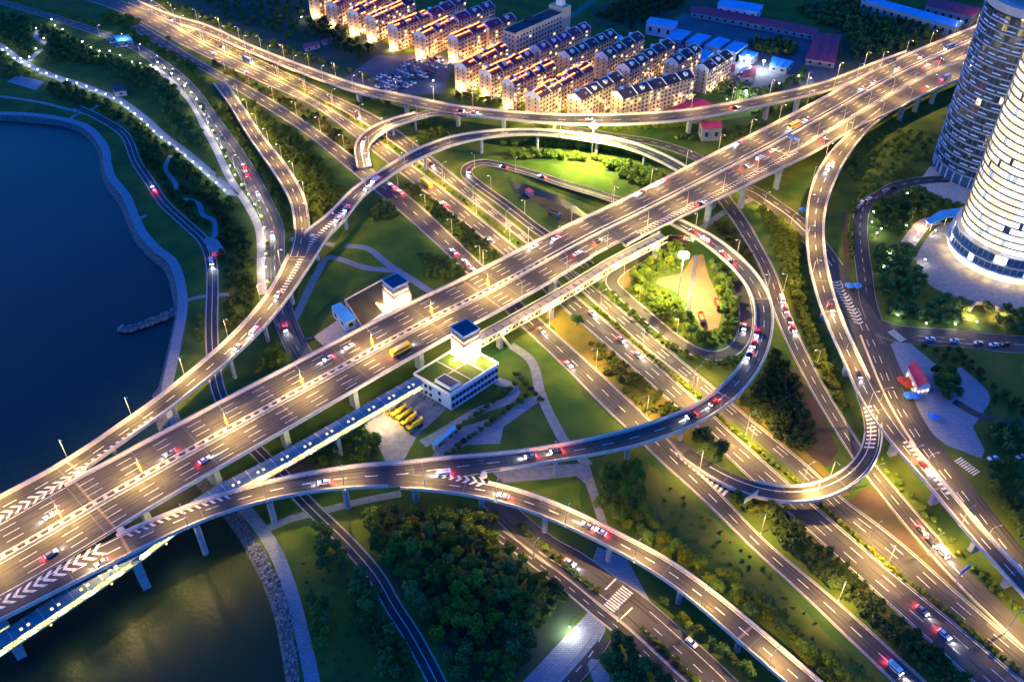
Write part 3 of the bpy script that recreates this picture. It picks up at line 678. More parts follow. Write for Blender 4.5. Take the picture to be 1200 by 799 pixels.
# branch A2 runs north to the highway
A2L = [(331, 317, 14), (343, 287, 13.6), (344, 256, 12.5), (338, 232, 11), (316, 196, 8.5), (291, 160, 5.5), (266, 120, 2), (250, 98, .5)]
A2R = [(358, 300, 14), (364, 274, 13.6), (362, 256, 12.5), (358, 234, 11), (340, 200, 8.5), (308, 160, 5.5), (281, 119, 2), (262, 94, .5)]
R2 = Road(A2L, A2R, zoff=-.02)
r2b, r2o = bridge('ramp_bridge', 'ramp descending northward from the fork beside dark trees to the highway', 'ramp', R2, parL=[(.10, 1)], parR=[(.19, 1)], asphalt='asphalt', depth=1.5)
marks(R2, r2b, [('dash', 0, 0, 5, 7, .3, 0, 1), ('line', -1, .9, .3, 0, 1), ('line', 1, -.9, .3, .15, 1)], 'paint', .06, r2o)
piers(R2, r2b, r2o, [R2.len * k for k in (.3, .45, .6)], 1.8, 1.5)

# ramp B along the top
BU = [(150, -4, .4), (200, 18, .6), (240, 29, 1), (290, 52, 2.5), (340, 72, 4.5), (380, 86, 6.5), (430, 103, 9), (480, 113, 10.5), (520, 122, 11), (570, 129, 11.5), (620, 133, 12), (660, 135, 12), (720, 135, 12), (800, 130, 12.5), (860, 121, 13), (920, 108, 14), (960, 99, 14.5), (1000, 84, 15), (1036, 70, 15), (1070, 58, 15)]
BL = [(150, 4, .4), (200, 26, .6), (240, 39, 1), (290, 61, 2.5), (340, 82, 4.5), (380, 97, 6.5), (430, 113, 9), (480, 123, 10.5), (520, 132, 11), (560, 137, 11.5), (620, 143, 12), (660, 146, 12), (720, 147, 12), (800, 142, 12.5), (860, 132, 13), (920, 119, 14), (960, 110, 14.5), (1000, 96, 15), (1036, 79, 15), (1075, 64, 15)]
RB = Road(BU, BL, zoff=-.02)
fB = lambda x, y: RB.find(x, y)[0] / RB.len
rbb, rbo = bridge('ramp_bridge', 'long gently curved ramp bridge in front of the apartment blocks', 'ramp', RB, parL=[(0, .995)], parR=[(0, fB(448, 112)), (fB(540, 130), .95)])
marks(RB, rbb, [('dash', 0, 0, 5, 7, .3, 0, 1), ('line', -1, .9, .3, 0, 1), ('line', 1, -.9, .3, 0, 1)], 'paint', .06, rbo)
piers(RB, rbb, rbo, [RB.find(x, y)[0] for x, y in ((420, 105), (475, 118), (536, 130), (590, 136), (650, 140), (810, 136), (900, 118), (936, 110), (980, 98))], 2.0, 1.9, round_=False)
B2U = [(560, 131, 11.4), (520, 127, 11), (480, 134, 10), (450, 142, 8.5), (428, 154, 6.5), (417, 167, 5), (416, 178, 4), (419, 190, 2.2), (418, 200, .6)]
B2L = [(545, 137, 11.3), (510, 134, 11), (486, 141, 10), (460, 150, 8.5), (440, 162, 6.5), (432, 172, 5), (431, 182, 4), (440, 198, 2.2), (456, 214, .6)]
RB2 = Road(B2U, B2L, zoff=-.03)
b2b, b2o = bridge('ramp_bridge', 'tight curved ramp dropping from the top ramp to the side road', 'ramp', RB2, parL=[(.28, 1)], parR=[(.33, 1)], depth=1.5)
marks(RB2, b2b, [('line', 0, 0, .3, 0, 1), ('line', -1, .8, .25, .2, 1), ('line', 1, -.8, .25, .2, 1)], 'paint', .06, b2o)
piers(RB2, b2b, b2o, [RB2.len * k for k in (.35, .5, .65)], 1.6, 1.5)

# ramp C on the right
CL = [(1052, 112, 14.9), (1019, 139, 14.5), (995, 156, 14), (965, 189, 13), (951, 216, 12.5), (945, 250, 12), (945, 285, 11.5), (950, 322, 11), (965, 370, 10.5), (987, 420, 10), (1008, 468, 9.8), (1030, 502, 9.5), (1066, 545, 9), (1106, 590, 8.5), (1142, 636, 8), (1200, 700, 7), (1250, 752, 6.5)]
CRt = [(1080, 113, 14.9), (1053, 126, 14.5), (1026, 145, 14), (995, 182, 13), (975, 223, 12.5), (967, 250, 12), (966, 285, 11.5), (972, 322, 11), (985, 368, 10.5), (1005, 415, 10), (1034, 472, 9.8), (1062, 512, 9.5), (1098, 556, 9), (1138, 605, 8.5), (1172, 641, 8), (1230, 704, 7), (1280, 756, 6.5)]
RC = Road(CL, CRt, zoff=-.01)
fC = lambda x, y: RC.find(x, y)[0] / RC.len
rcb, rco = bridge('ramp_bridge', 'broad ramp curving south from the main bridge past the round towers', 'ramp', RC, parL=[(fC(1000, 156), fC(990, 445) ), (fC(1055, 520), 1)], parR=[(fC(1040, 132), 1)])
marks(RC, rcb, [('dash', 0, 0, 5, 7, .3, .05, 1), ('line', -1, .9, .3, .05, 1), ('line', 1, -.9, .3, .05, 1)], 'paint', .06, rco)
joints(RC, rcb, rco, [RC.find(x, y)[0] for x, y in ((972, 365), (1100, 572))])
d = RC.find(1048, 520)[0]
while d < RC.find(1100, 585)[0]:
    b = MB(); b.quad(RC.pt(d, -1, .7, .06), RC.pt(d + 1, -1, .7, .06), RC.pt(d + 1, -1, 2.8, .06), RC.pt(d, -1, 2.8, .06)); b.build('hatching', 'paint', rcb, rco); d += 2.3
piers(RC, rcb, rco, [RC.find(x, y)[0] for x, y in ((985, 185), (957, 250), (958, 300), (975, 355), (1000, 420), (1048, 515), (1090, 575), (1145, 630), (1185, 672))], 2.0, 1.9, (0,), round_=False)
# loop D leaves ramp C, crosses the highway and comes down to the side road
DU = [(998, 440, 9.9), (1006, 470, 9.7), (1013, 490, 9.6), (1014, 510, 9.4), (1006, 534, 9), (985, 554, 8.6), (958, 566, 8), (930, 570, 6.8), (890, 566, 4.2), (860, 556, 1.9), (825, 537, .35), (800, 519, .16)]
DL = [(1022, 462, 9.9), (1032, 490, 9.7), (1035, 515, 9.5), (1032, 530, 9.3), (1024, 548, 9), (1010, 563, 8.7), (985, 578, 8.2), (955, 588, 7.2), (915, 591, 5.2), (884, 585, 3.4), (855, 575, 1.4), (815, 551, .3), (797, 535, .15)]
RD = Road(DU, DL, zoff=-.02)
rdb, rdo = bridge('ramp_bridge', 'dark loop ramp swinging over the highway at the lower right', 'ramp', RD, parL=[(.14, 1)], parR=[(.20, .74)], asphalt='asphalt_dark', depth=1.3)
marks(RD, rdb, [('line', -1, 1.2, .3, .1, 1), ('line', 1, -2.6, .35, .15, .9)], 'paint', .06, rdo)
d = RD.find(1020, 475)[0]
while d < RD.find(1028, 525)[0]:
    b = MB(); b.quad(RD.pt(d, 1, -4.8, .06), RD.pt(d + 1, 1, -4.8, .06), RD.pt(d + 2.6, 1, -1, .06), RD.pt(d + 1.6, 1, -1, .06)); b.build('hatching', 'paint', rdb, rdo); d += 2.4
piers(RD, rdb, rdo, [RD.find(x, y)[0] for x, y in ((1010, 548), (965, 577), (905, 578))], 1.8, 1.9)
patch('gore', [(768, 510), (800, 516), (830, 538), (866, 573), (850, 585), (800, 542)], 'asphalt', .118)
for k in range(13):
    t = (k + .4) / 13; te = t + .040; ap = t - .10 * min(1, t * 2)
    gl_ = lambda q: P(786 + 62 * q, 528 + 54 * q) ; gr_ = lambda q: P(788 + 84 * q, 527 + 49 * q); gm = lambda q: (gl_(q) + gr_(q)) / 2
    b = MB(); up = Vector((0, 0, .14)); b.quad(gl_(t) + up, gl_(te) + up, gm(te - .07) + up, gm(t - .07) + up); b.quad(gm(t - .07) + up, gm(te - .07) + up, gr_(te) + up, gr_(t) + up); b.build('chevron', 'paint', s5)

# ramps E + F join the main bridge at the lower left; E is the loop round the court
EU = [(-170, 783, 18.9), (0, 703, 18.4), (100, 646, 18), (150, 621, 17.5), (240, 586, 16.5), (300, 568, 15.5), (360, 555, 14.5), (420, 546, 13.8), (480, 540, 13.2), (560, 534, 12), (640, 525, 11), (720, 508, 10.3), (770, 493, 10), (808, 479, 9.8), (848, 450, 9.4), (872, 420, 9), (884, 386, 8.6), (883, 354, 8.3), (864, 320, 8), (840, 298, 7.6), (818, 282, 7), (790, 264, 6), (750, 246, 4)]
EL = [(-150, 800, 18.9), (0, 727, 18.4), (100, 677, 18), (172, 641, 17.3), (240, 609, 16.5), (280, 596, 15.8), (320, 585, 15.1), (380, 575, 14.2), (430, 571, 13.6), (480, 572, 13.2), (520, 561, 12.5), (570, 553, 12), (650, 541, 11), (720, 529, 10.3), (760, 520, 10), (800, 504, 9.9), (848, 479, 9.6), (886, 440, 9.2), (904, 400, 8.8), (906, 360, 8.4), (898, 336, 8.2), (884, 319, 8), (864, 298, 7.7), (836, 276, 7.2), (796, 258, 6), (765, 243, 4)]
RE = Road(EU, EL, wsm=5)
fE = lambda x, y: RE.find(x, y)[0] / RE.len
reb, reo = bridge('ramp_bridge', 'loop ramp circling the lit sports court and joining the main bridge at the lower left', 'ramp', RE, parL=[(fE(140, 634), 1)], parR=[(0, fE(455, 560)), (fE(585, 545), 1)], face='concrete_pier')
marks(RE, reb, [('line', -1, .9, .3, .1, 1), ('line', 1, -.9, .3, .42, 1), ('dash', 0, 0, 5, 7, .3, .12, 1)], 'paint', .06, reo)
RE.chevrons('chevron', reb, 4, RE.find(128, 652)[0], lambda d: -RE.at(d)[3] - .6, lambda d: -.05 * RE.at(d)[3], 3.4, 1.5, 2.8, -1, .06, org=reo)
d = RE.find(150, 632)[0]
while d < RE.find(265, 585)[0]:
    b = MB(); b.quad(RE.pt(d, -1, .9, .06), RE.pt(d + 1.1, -1, .9, .06), RE.pt(d + 2.4, -1, 3.0, .06), RE.pt(d + 1.3, -1, 3.0, .06)); b.build('hatching', 'paint', reb, reo); d += 2.7
joints(RE, reb, reo, [RE.find(x, y)[0] for x, y in ((148, 640), (852, 465), (893, 350))])
piers(RE, reb, reo, [RE.find(x, y)[0] for x, y in ((-6, 715), (150, 640)) ], 3.0, 1.9, (.6,), -3.6, round_=False)
piers(RE, reb, reo, [RE.find(x, y)[0] for x, y in ((226, 606), (314, 582), (403, 568), (485, 562))], 2.4, 1.9, (.55,), -3.4)
piers(RE, reb, reo, [RE.find(x, y)[0] for x, y in ((651, 533), (738, 520), (800, 496), (868, 446), (893, 385), (878, 318))], 2.0, 1.9, (.3,), 0)
FU = [(470, 556, 13.3), (520, 558, 12.7), (566, 564, 12.2), (620, 578, 11.8), (670, 598, 11.4), (720, 622, 11), (746, 636, 10.8), (820, 680, 10.2), (884, 733, 9.6), (960, 797, 9), (1040, 868, 8.5)]
FL = [(470, 572, 13.3), (520, 577, 12.7), (560, 583, 12.2), (620, 599, 11.8), (660, 615, 11.4), (706, 638, 11), (768, 671, 10.5), (814, 708, 10.2), (864, 750, 9.6), (912, 793, 9.2), (1000, 872, 8.5)]
RF = Road(FU, FL, zoff=-.02)
rfb, rfo = bridge('ramp_bridge', 'ramp descending to the lower right from the striped split near the bottom', 'ramp', RF, parL=[(RF.find(572, 566)[0] / RF.len, 1)], parR=[(.02, 1)], face='concrete_pier')
marks(RF, rfb, [('dash', 0, 0, 4, 6, .32, .1, 1), ('line', -1, .9, .3, .15, 1), ('line', 1, -.9, .3, 0, 1)], 'paint', .06, rfo)
dn = RF.find(562, 566)[0]; d0_ = RF.find(500, 562)[0]
RF.chevrons('chevron', rfb, d0_, dn - 1, lambda d: -RF.at(d)[3] - .2 - 2.2 * (d - d0_) / (dn - d0_), lambda d: -RF.at(d)[3] + .2 + 2.6 * (d - d0_) / (dn - d0_), 2.7, 1.2, 2.2, 1, .075, org=rfo)
joints(RF, rfb, rfo, [RF.find(872, 742)[0]])
piers(RF, rfb, rfo, [RF.find(x, y)[0] for x, y in ((565, 574), (640, 598), (717, 632), (800, 684), (870, 742), (930, 790))], 2.2, 1.9, (.35,), 0)
# nose: small crash cushion islands where decks part
for x, y, z, lab in ((92, 556, 18, 'rounded concrete nose where the lake side ramp parts from the main bridge'), (142, 622, 17.9, 'rounded concrete nose beside the chevrons at the lower left of the main bridge'), (567, 557, 12.2, 'pale round traffic nose at the striped split of the loop ramp'), (366, 277, 13.2, 'rounded concrete nose at the fork of the lake side ramp')):
    q = P(x, y, z); b = MB(); b.tube((q.x, q.y, z - .2), (q.x, q.y, z + .95), 1.5, 1.3, 14); tag(b.build('traffic_island', 'parapet_paint', None, (q.x, q.y, z)), lab, 'island')
BR = np.array([(c.x, c.y, h) for r in ALL_ROADS for c, h in zip(r.c, r.hw)])
# ================================================================== STREET LAMPS
WARM = (1, .575, .15); WHITE = (1, .88, .66)
def make_lamp(name, h, arm, label, energy, col, both=False, blend=.75, glow='lamp_glow', pole='metal', spot=R(152)):
    root = empty(name, (0, -800, -40), 0, label, 'street lamp')
    b = MB(); b.tube((0, 0, 0), (0, 0, h), .16, .10, 8); b.box((0, 0, .15), (.6, .6, .3)); b.build('pole', pole, root)
    for sg in ((1, -1) if both else (1,)):
        b = MB(); b.tube((0, 0, h - .1), (sg * arm * .55, 0, h + .55), .08, .07, 6); b.tube((sg * arm * .55, 0, h + .55), (sg * arm, 0, h + .6), .07, .06, 6); b.build('arm', pole, root)
        b = MB(); b.box((sg * (arm + .3), 0, h + .6), (1.0, .42, .16)); hd_ = b.build('lamp_head', 'metal', root)
        b = MB(); b.box((sg * (arm + .3), 0, h + .50), (.85, .34, .06)); b.build('lens', glow, root)
        lamp_light('lamp', 'SPOT', energy, col, root, (sg * (arm + .3), 0, h + .38), .22, spot, blend)
    return root
LP = {}
def lamps(road, side, start, end, gap, label, group, h=11, arm=2.0, energy=1.0, col=WARM, name='street_lamp', both=False, off=.25, inward=True, key=None, skip=(), spot=152):
    key = (name, h, arm, energy, col, both, spot)
    if key not in LP:
        LP[key] = make_lamp(name, h, arm, label, LAMP_W * energy, col, both, spot=R(spot))
        first = True
    else: first = False
    d = start if start >= 1 else start * road.len; e = end if end > 1 else end * road.len
    while d < e:
        c, t, nn, hh = road.at(d); q = c + nn * (side * (hh + off)) if side else c
        if not any(a < d < b_ for a, b_ in skip):
            rz = math.atan2(nn.y, nn.x) + (math.pi if side > 0 else 0)
            o = place(LP[key], USED_L, q, rz, 1, label, group) if False else (LP[key] if first else copy_tree(LP[key]))
            if first: KIDS[LP[key].name] = list(LP[key].children); first = False
            o.location = q; o.rotation_euler = (0, 0, rz); o['label'] = label; o['group'] = group
        d += gap
USED_L = {}
ML = MR.len; f = lambda x, y: MR.find(x, y)[0]
# twin-arm lamps with lit orange boxes on the median of the main bridge
gl = empty('median_lamp', (0, -800, -60), 0, 'twin armed lamp with orange lantern boxes on the bridge median', 'street lamp', 'orange lantern lamps on the bridge median')
b = MB(); b.tube((0, 0, .3), (0, 0, 11), .17, .1, 8); b.build('pole', 'metal', gl)
for sg in (-1, 1):
    b = MB(); b.tube((0, 0, 10.8), (sg * 2.4, 0, 11.5), .08, .06, 6); b.build('arm', 'metal', gl)
    b = MB(); b.box((sg * 2.8, 0, 11.5), (1.2, .45, .16)); b.build('lamp_head', 'metal', gl)
    b = MB(); b.box((sg * 2.8, 0, 11.4), (1.0, .36, .06)); b.build('lens', 'lamp_glow', gl)
    b = MB(); b.box((sg * .55, 0, 4.6), (.5, .5, 2.6)); b.build('lantern_box', 'orange_light', gl)
    b = MB(); b.box((sg * .55, 0, 6.6), (.35, .35, 1.2)); b.build('lantern_box', 'orange_light', gl)
    lamp_light('lamp', 'SPOT', LAMP_W * .95, WARM, gl, (sg * 2.8, 0, 11.2), .22, R(156), .75)
KIDS[gl.name] = list(gl.children)
for i, (x, y) in enumerate(((-20, 650), (68, 604), (160, 550), (257, 493), (342, 444), (426, 402), (496, 366), (560, 333))):
    o = gl if i == 0 else copy_tree(gl); d, _ = MR.find(x, y); c, t, nn, hh = MR.at(d); o.location = c; o.rotation_euler = (0, 0, math.atan2(nn.y, nn.x))
lamps(MR, 1, f(610, 350), ML - 80, 31, 'grey curved arm lamp on the south edge of the main bridge', 'lamps along the south edge of the main bridge', 10.5, 3.2, 1.15)
lamps(MR, -1, f(565, 313), ML - 75, 31, 'grey lamp post behind the north parapet of the main bridge', 'lamps along the north edge of the main bridge', 11, 2.4, 1.1, off=.7)
lamps(MA, 1, f_o * MA.len, MA.len - 60, 32, 'lamp post on the far outer lane deck near the dark tower', 'lamps along the outer deck by the tower', 10, 1.8, 1.0)
lamps(RA, -1, RA.find(-10, 585)[0], RA.find(347, 292)[0], 30, 'pale lamp post rising over the lake side of the ramp', 'lamps along the lake side ramp', 11, 1.6, 1.5, off=.3)
lamps(RA, 1, RA.find(395, 268)[0], RA.find(690, 165)[0], 38, 'lamp post on the inner edge of the northern ramp curve', 'lamps along the northern ramp curve', 9, 1.4, .55)
lamps(R2, 1, .14, .95, 27, 'lamp post beside the ramp descending along the dark trees', 'lamps along the descending north ramp', 10, 1.6, 1.15, spot=140)
lamps(RB, -1, 25, RB.len - 40, 30, 'tall pale lamp post on the far side of the top ramp', 'lamps along the top ramp', 11, 1.8, .8)
lamps(RB, 1, 40, RB.find(420, 106)[0], 32, 'lamp post on the near side of the top ramp', 'lamps along the near side of the top ramp', 11, 1.8, .45)
lamps(RB2, -1, .35, .95, 26, 'lamp post on the tight curved ramp below the top ramp', 'lamps on the tight curved ramp', 9, 1.4, .9)
lamps(HR, 1, HR.find(220, 36)[0], HR.find(610, 270)[0], 33, 'highway lamp post on the verge north east of the carriageway', 'lamps along the north east verge of the highway', 12, 2.6, 1.15, off=1.2)
lamps(HR, 1, HR.find(720, 358)[0], HR.find(1090, 664)[0], 34, 'bright lamp post on the north east verge of the lower highway', 'lamps along the lower north east verge', 12, 2.6, 1.35, off=1.5)
lamps(HL, -1, HL.find(150, 15)[0], HL.find(600, 305)[0], 34, 'lamp post between the highway and the ochre bushes', 'lamps along the south west verge of the highway', 11, 2.2, 1.2, off=1.0)
lamps(HL, -1, HL.find(790, 475)[0], HL.len - 30, 36, 'tilted looking lamp post on the yellow verge of the lower highway', 'lamps along the lower south west verge', 12, 2.6, 1.5, off=1.2)
lamps(S5, -1, S5.find(250, 92)[0], S5.find(560, 330)[0], 31, 'slim lamp post on the lawn side of the north western road', 'lamps along the north western side road', 10, 2.2, .75, off=.8)
lamps(S5, -1, S5.find(620, 392)[0], S5.len - 20, 37, 'lamp post leaning over the side road from the meadow', 'lamps along the meadow side road', 12, 2.8, 1.4, off=.8)
lamps(S4, 1, S4.find(1040, 562)[0], S4.len, 36, 'bright lamp post along the side road at the lower right', 'lamps along the lower right side road', 11, 2.2, 1.5, off=.6)
lamps(S4, -1, S4.find(900, 340)[0], S4.find(1000, 535)[0], 60, 'lamp post beside the dark road under the right hand ramp', 'lamps along the dark road right of the loop', 10, 2, .3, off=.8)
lamps(RC, 1, RC.find(1000, 165)[0], RC.len - 20, 31, 'white lamp post on the outer parapet of the right hand ramp', 'lamps along the right hand ramp', 10.5, 2.0, 1.35)
lamps(S6, 1, S6.find(1080, 475)[0], S6.len, 38, 'lamp post on the kerb of the wide road below the towers', 'lamps along the wide road below the towers', 11, 3, 1.0, off=.4)
lamps(RF, 1, RF.find(585, 580)[0], RF.len, 29, 'slim lamp post on the lower parapet of the bottom ramp', 'lamps along the bottom ramp', 10, 2.2, 1.2, spot=146)
lamps(RE, 1, RE.find(120, 655)[0], RE.find(560, 560)[0], 30, 'slim lamp post on the outer parapet over the river bank', 'lamps along the joined ramp over the river bank', 10, 2.2, 1.0, spot=124)
lamps(RE, 1, RE.find(650, 535)[0], RE.find(880, 440)[0], 75, 'dim lamp post on the outer edge of the dark loop ramp', 'lamps along the loop ramp', 9, 1.8, .22)
lamps(RE, 1, RE.find(895, 340)[0], RE.find(800, 262)[0], 32, 'lamp post on the upper loop ramp near the main bridge', 'lamps on the upper loop ramp', 9, 1.8, .45)
lamps(RD, 1, RD.find(985, 572)[0], RD.find(880, 578)[0], 34, 'lamp post on the outer edge of the loop over the highway', 'lamps on the lower right loop', 9, 1.8, 1.2)
lamps(GR, -1, .12, .62, 30, 'short lamp post beside the one lane road round the court', 'lamps round the court road', 9, 1.8, .6, off=.5)
lamps(QR, -1, .05, .95, 34, 'lamp post on the hairpin slip road by the stream', 'lamps along the hairpin slip road', 9, 1.8, .28, off=.6)
lamps(TR, 1, TR.find(120, 42)[0], TR.find(325, 335)[0], 30, 'small lamp post on the tree lined park road', 'lamps along the park road', 8, 1.6, .17, off=.6, col=WHITE)
lamps(AR, 1, AR.find(640, 640)[0], AR.len, 40, 'blue grey lamp post beside the main road with the crossing', 'lamps along the bottom main road', 9, 2.0, .28, off=1.0)
lamps(HD, 1, .15, .8, 26, 'lamp post on the lit road under the main bridge', 'lamps on the road under the bridge', 9, 2, .8, off=.5)
# low white lamps of the park promenades
def make_post_lamp():
    root = empty('post_lamp', (0, -800, -70), 0, 'low white globe lamp on the lakeside park walk', 'lamp post')
    b = MB(); b.tube((0, 0, 0), (0, 0, 3.4), .08, .06, 6); b.build('pole', 'metal_dark', root)
    b = MB(); b.tube((0, 0, 3.3), (0, 0, 3.9), .34, .42, 8); b.build('lens', 'lamp_white', root)
    b = MB(); b.tube((0, 0, 3.9), (0, 0, 4.05), .55, .1, 8); b.build('lamp_cap', 'metal_dark', root)
    lamp_light('lamp', 'POINT', LAMP_W * .028, (1, .90, .62), root, (0, 0, 3.0), .3)
    return root
pl_ = make_post_lamp(); pl_n = [0]
def post_at(q, label, group):
    o = pl_ if pl_n[0] == 0 else copy_tree(pl_)
    if pl_n[0] == 0: KIDS[pl_.name] = list(pl_.children)
    pl_n[0] += 1; o.location = q; o['label'] = label; o['group'] = group
d = 4
while d < VW.len: post_at(VW.pt(d, 1, 1.0), 'low white globe lamp along the blue lakeside promenade', 'lamps along the blue promenade'); d += 11
d = 3
while d < UW.len: post_at(UW.pt(d, -1, -.6), 'low white globe lamp in the row of small lit trees', 'lamps along the lit tree walk'); d += 13
for x, y in ((44, 38), (53, 50), (44, 62), (36, 72), (10, 62), (26, 74)): post_at(P(x, y), 'low white globe lamp around the lit park steps', 'lamps around the park steps')
for x, y in ((62, 26), (66, 33), (75, 38), (88, 47), (98, 52), (108, 59), (118, 63), (130, 63), (142, 68), (156, 76), (166, 78), (178, 80)): post_at(P(x, y + 2), 'low white globe lamp on the dark upper left park slope', 'lamps on the dark park slope')
for x, y in ((1062, 232), (1022, 254), (1020, 266), (1031, 274), (1026, 279), (1041, 303), (1034, 318), (1050, 375), (1083, 385), (1117, 386), (1142, 383), (1060, 270), (1094, 276), (1074, 280), (1082, 310)): post_at(P(x, y), 'low white globe lamp in the garden of the round towers', 'lamps in the tower garden')
# the lamp on the blue plaza at the bottom
pz = copy_tree(pl_); pz.location = P(667, 741); pz['label'] = 'single black post lamp throwing a bright pool on the blue plaza edge'; del pz['group']; pz.scale = (1.2, 1.2, 1.2)
for k in pz.children:
    if k.type == 'LIGHT': k.data = k.data.copy(); k.data.energy = LAMP_W * .24
# two high masts
def high_mast(px, py, h, label, power, col):
    q = P(px, py); root = empty('light_mast', q, 0, label, 'light mast')
    b = MB(); b.tube((0, 0, 0), (0, 0, h), .38, .2, 10); b.build('pole', 'metal', root)
    b = MB(); b.tube((0, 0, h - .3), (0, 0, h), 2.1, 2.1, 16); b.build('lamp_ring', 'metal', root)
    for k in range(8):
        a = k * math.pi / 4; b = MB(); b.box((1.9 * math.cos(a), 1.9 * math.sin(a), h - .1), (1.2, 1.0, 1.2), rz=a); b.build('flood_light', 'mast_glow', root)
    b = MB(); b.tube((0, 0, h - .1), (0, 0, h + 1.2), 1.7, 1.2, 14); b.build('lamp_cluster', 'mast_glow', root)
    lamp_light('flood_lamp', 'POINT', power, col, root, (0, 0, h - 3.0), 1.2)
high_mast(693, 188, 24, 'tall flood light mast blazing over the green garden behind the main bridge', LAMP_W * 11, (1, .80, .18))
high_mast(794, 350, 27, 'tall flood light mast blazing over the tan sports court', LAMP_W * 7, (1, .74, .20))
# ================================================================== BUILDINGS
def block(near, far, label, lit=False, w=10.8, floors=6, z=20.5, wall='cream_wall', roof='roof_dark', uplight=0, group=None, frames=True):
    a, e = P(*near, z), P(*far, z); d = e - a; L = d.length; rz = math.atan2(d.y, d.x); c = (a + e) / 2
    root = empty('apartment_block', (c.x, c.y, 0), rz, label, 'apartment block', group)
    fh = (z - 3) / floors; ev = z - 2.6; h = L / 2; y = w / 2
    def gable(mb, x0, x1, gy, g0, ev_, top, mi=0):
        pr = [(-gy, g0), (gy, g0), (gy, ev_), (0, top), (-gy, ev_)]
        vs = [(x0, p, q) for p, q in pr] + [(x1, p, q) for p, q in pr]
        mb.add(vs, [(k, (k + 1) % 5, 5 + (k + 1) % 5, 5 + k) for k in range(5)] + [(4, 3, 2, 1, 0), (5, 6, 7, 8, 9)], mi)
    b = MB(); gable(b, -h, h, y, 0, ev, z - .2); b.build('wall', wall, root)
    b = MB(); gable(b, -h - .02, -h + .5, y + .04, ev - 2.2, ev + .6, z + .7); b.build('gable_top', 'white_wall', root)
    b = MB()
    for s in (-1, 1):
        p = [(s * (y + .6), ev - .35), (0, z + .12), (0, z + .42), (s * (y + .6), ev - .05)]
        b.add([(-h + .55, q[0], q[1]) for q in p] + [(h, q[0], q[1]) for q in p], [(0, 1, 2, 3), (7, 6, 5, 4), (0, 4, 5, 1), (1, 5, 6, 2), (2, 6, 7, 3), (3, 7, 4, 0)])
    b.build('roof', roof, root)
    n = max(2, int(L / 11))
    for k in range(1, n + 1):
        x = -h + L * k / n - (.3 if k == n else 0); b = MB(); gable(b, x - .3, x + .3, y + .25, ev - 1.2, ev + .8, z + .95); b.build('party_wall', 'white_wall', root)
    wb = MB(); bb = MB(); ab = MB(); nb = int(L / 3.3); lr = random.uniform(.06, .3)
    for fl in range(floors):
        zz = fl * fh + fh * .55
        for k in range(nb):
            x = -h + L * (k + .5) / nb
            for s in (-1, 1):
                wb.box((x, s * (y + .02), zz), (1.7, .12, 1.5), 1 if random.random() < lr else 0)
                if random.random() < .3: ab.box((x + 1.3, s * (y + .3), zz - .5), (.8, .5, .6))
                if k % 3 == 1: bb.box((x, s * (y + .55), zz - .75), (2.7, 1.1, 1.15))
        for yy in (-y * .45, y * .45): wb.box((-h - .03, yy, zz), (.12, 1.1, 1.2), 0)
    tag(wb.build('windows', ['window', 'window_lit'], root), kind='stuff'); tag(bb.build('balconies', 'cream_wall', root), kind='stuff'); tag(ab.build('cooling_units', 'metal', root), kind='stuff')
    # raised stair heads and water heaters on the roof
    for k in range(n):
        x = -h + L * (k + .5) / n; sl = random.choice((-1, 1)); b = MB(); b.box((x, sl * y * .5, z - .6), (2.4, 2.6, 2.6)); b.build('roof_hatch', 'white_wall', root)
        b = MB(); b.box((x + 2.6, -sl * y * .55, z - 1.2), (1.2, 1.4, 1.2)); b.build('water_heater', 'metal', root)
    if lit:
        lw = MB()
        for k in range(n * 2):
            x0 = -h + L * k / (n * 2) + .6; x1 = -h + L * (k + 1) / (n * 2) - .6
            for yy, zz in ((-y * .55, z - .55), (y * .55, z - .55)):
                if random.random() < .82: lw.bar((x0, yy, zz), (x1, yy, zz), .8, .5)
            if random.random() < .5: lw.bar((x0, 0, z + .7), (x1, 0, z + .7), .4, .35)
        tag(lw.build('roof_light', 'roof_light', root), kind='stuff')
    for k in range(2 if L < 55 else 3):
        x = -h + L * (k + .4) / (2 if L < 55 else 3); b = MB(); b.tube((x, -y - 5, 0), (x, -y - 5, 5), .08, .06, 6); b.box((x, -y - 5, 5.1), (.6, .6, .25)); b.build('lane_lamp', 'metal', root)
        lamp_light('lamp', 'POINT', LAMP_W * (.26 if lit else .09), (1, .50, .16) if lit else (1, .62, .34), root, (x, -y - 5, 4.7), .3)
    if uplight:
        b = MB(); b.box((-h - 2.2, 0, .5), (.5, 3, .4)); b.build('wall_washer', 'lamp_glow', root)
        lamp_light('lamp', 'POINT', LAMP_W * uplight * .45, (1, .55, .20), root, (-h - 2.4, 0, 1.4), .6)
GB = 'six storey apartment blocks beyond the top ramp'
block((539, 74), (589, 50), 'first of the four front apartment blocks with glowing orange roofs', True, uplight=.9, group=GB)
block((568, 82), (620, 58), 'second of the four front apartment blocks with glowing orange roofs', True, uplight=.9, group=GB)
block((595, 93), (645, 70), 'third of the four front apartment blocks with glowing orange roofs', True, uplight=.7, group=GB)
block((624, 108), (688, 73), 'longest front block with glowing orange roof, fourth of its row', True, uplight=.35, group=GB, w=12)
block((673, 111), (724, 84), 'unlit front apartment block right of the glowing roofs with pale gable', False, uplight=.3, group=GB)
block((723, 108), (808, 82), 'longest unlit apartment block, just above the curving top ramp', False, uplight=.4, group=GB, w=12)
block((731, 76), (784, 46), 'unlit apartment block in the second row behind the longest unlit block', False, group=GB)
block((705, 62), (748, 38), 'unlit apartment block in the second row, middle of three pale gables', False, group=GB)
block((787, 69), (815, 52), 'short unlit apartment block beside the purple red roof', False, group=GB)
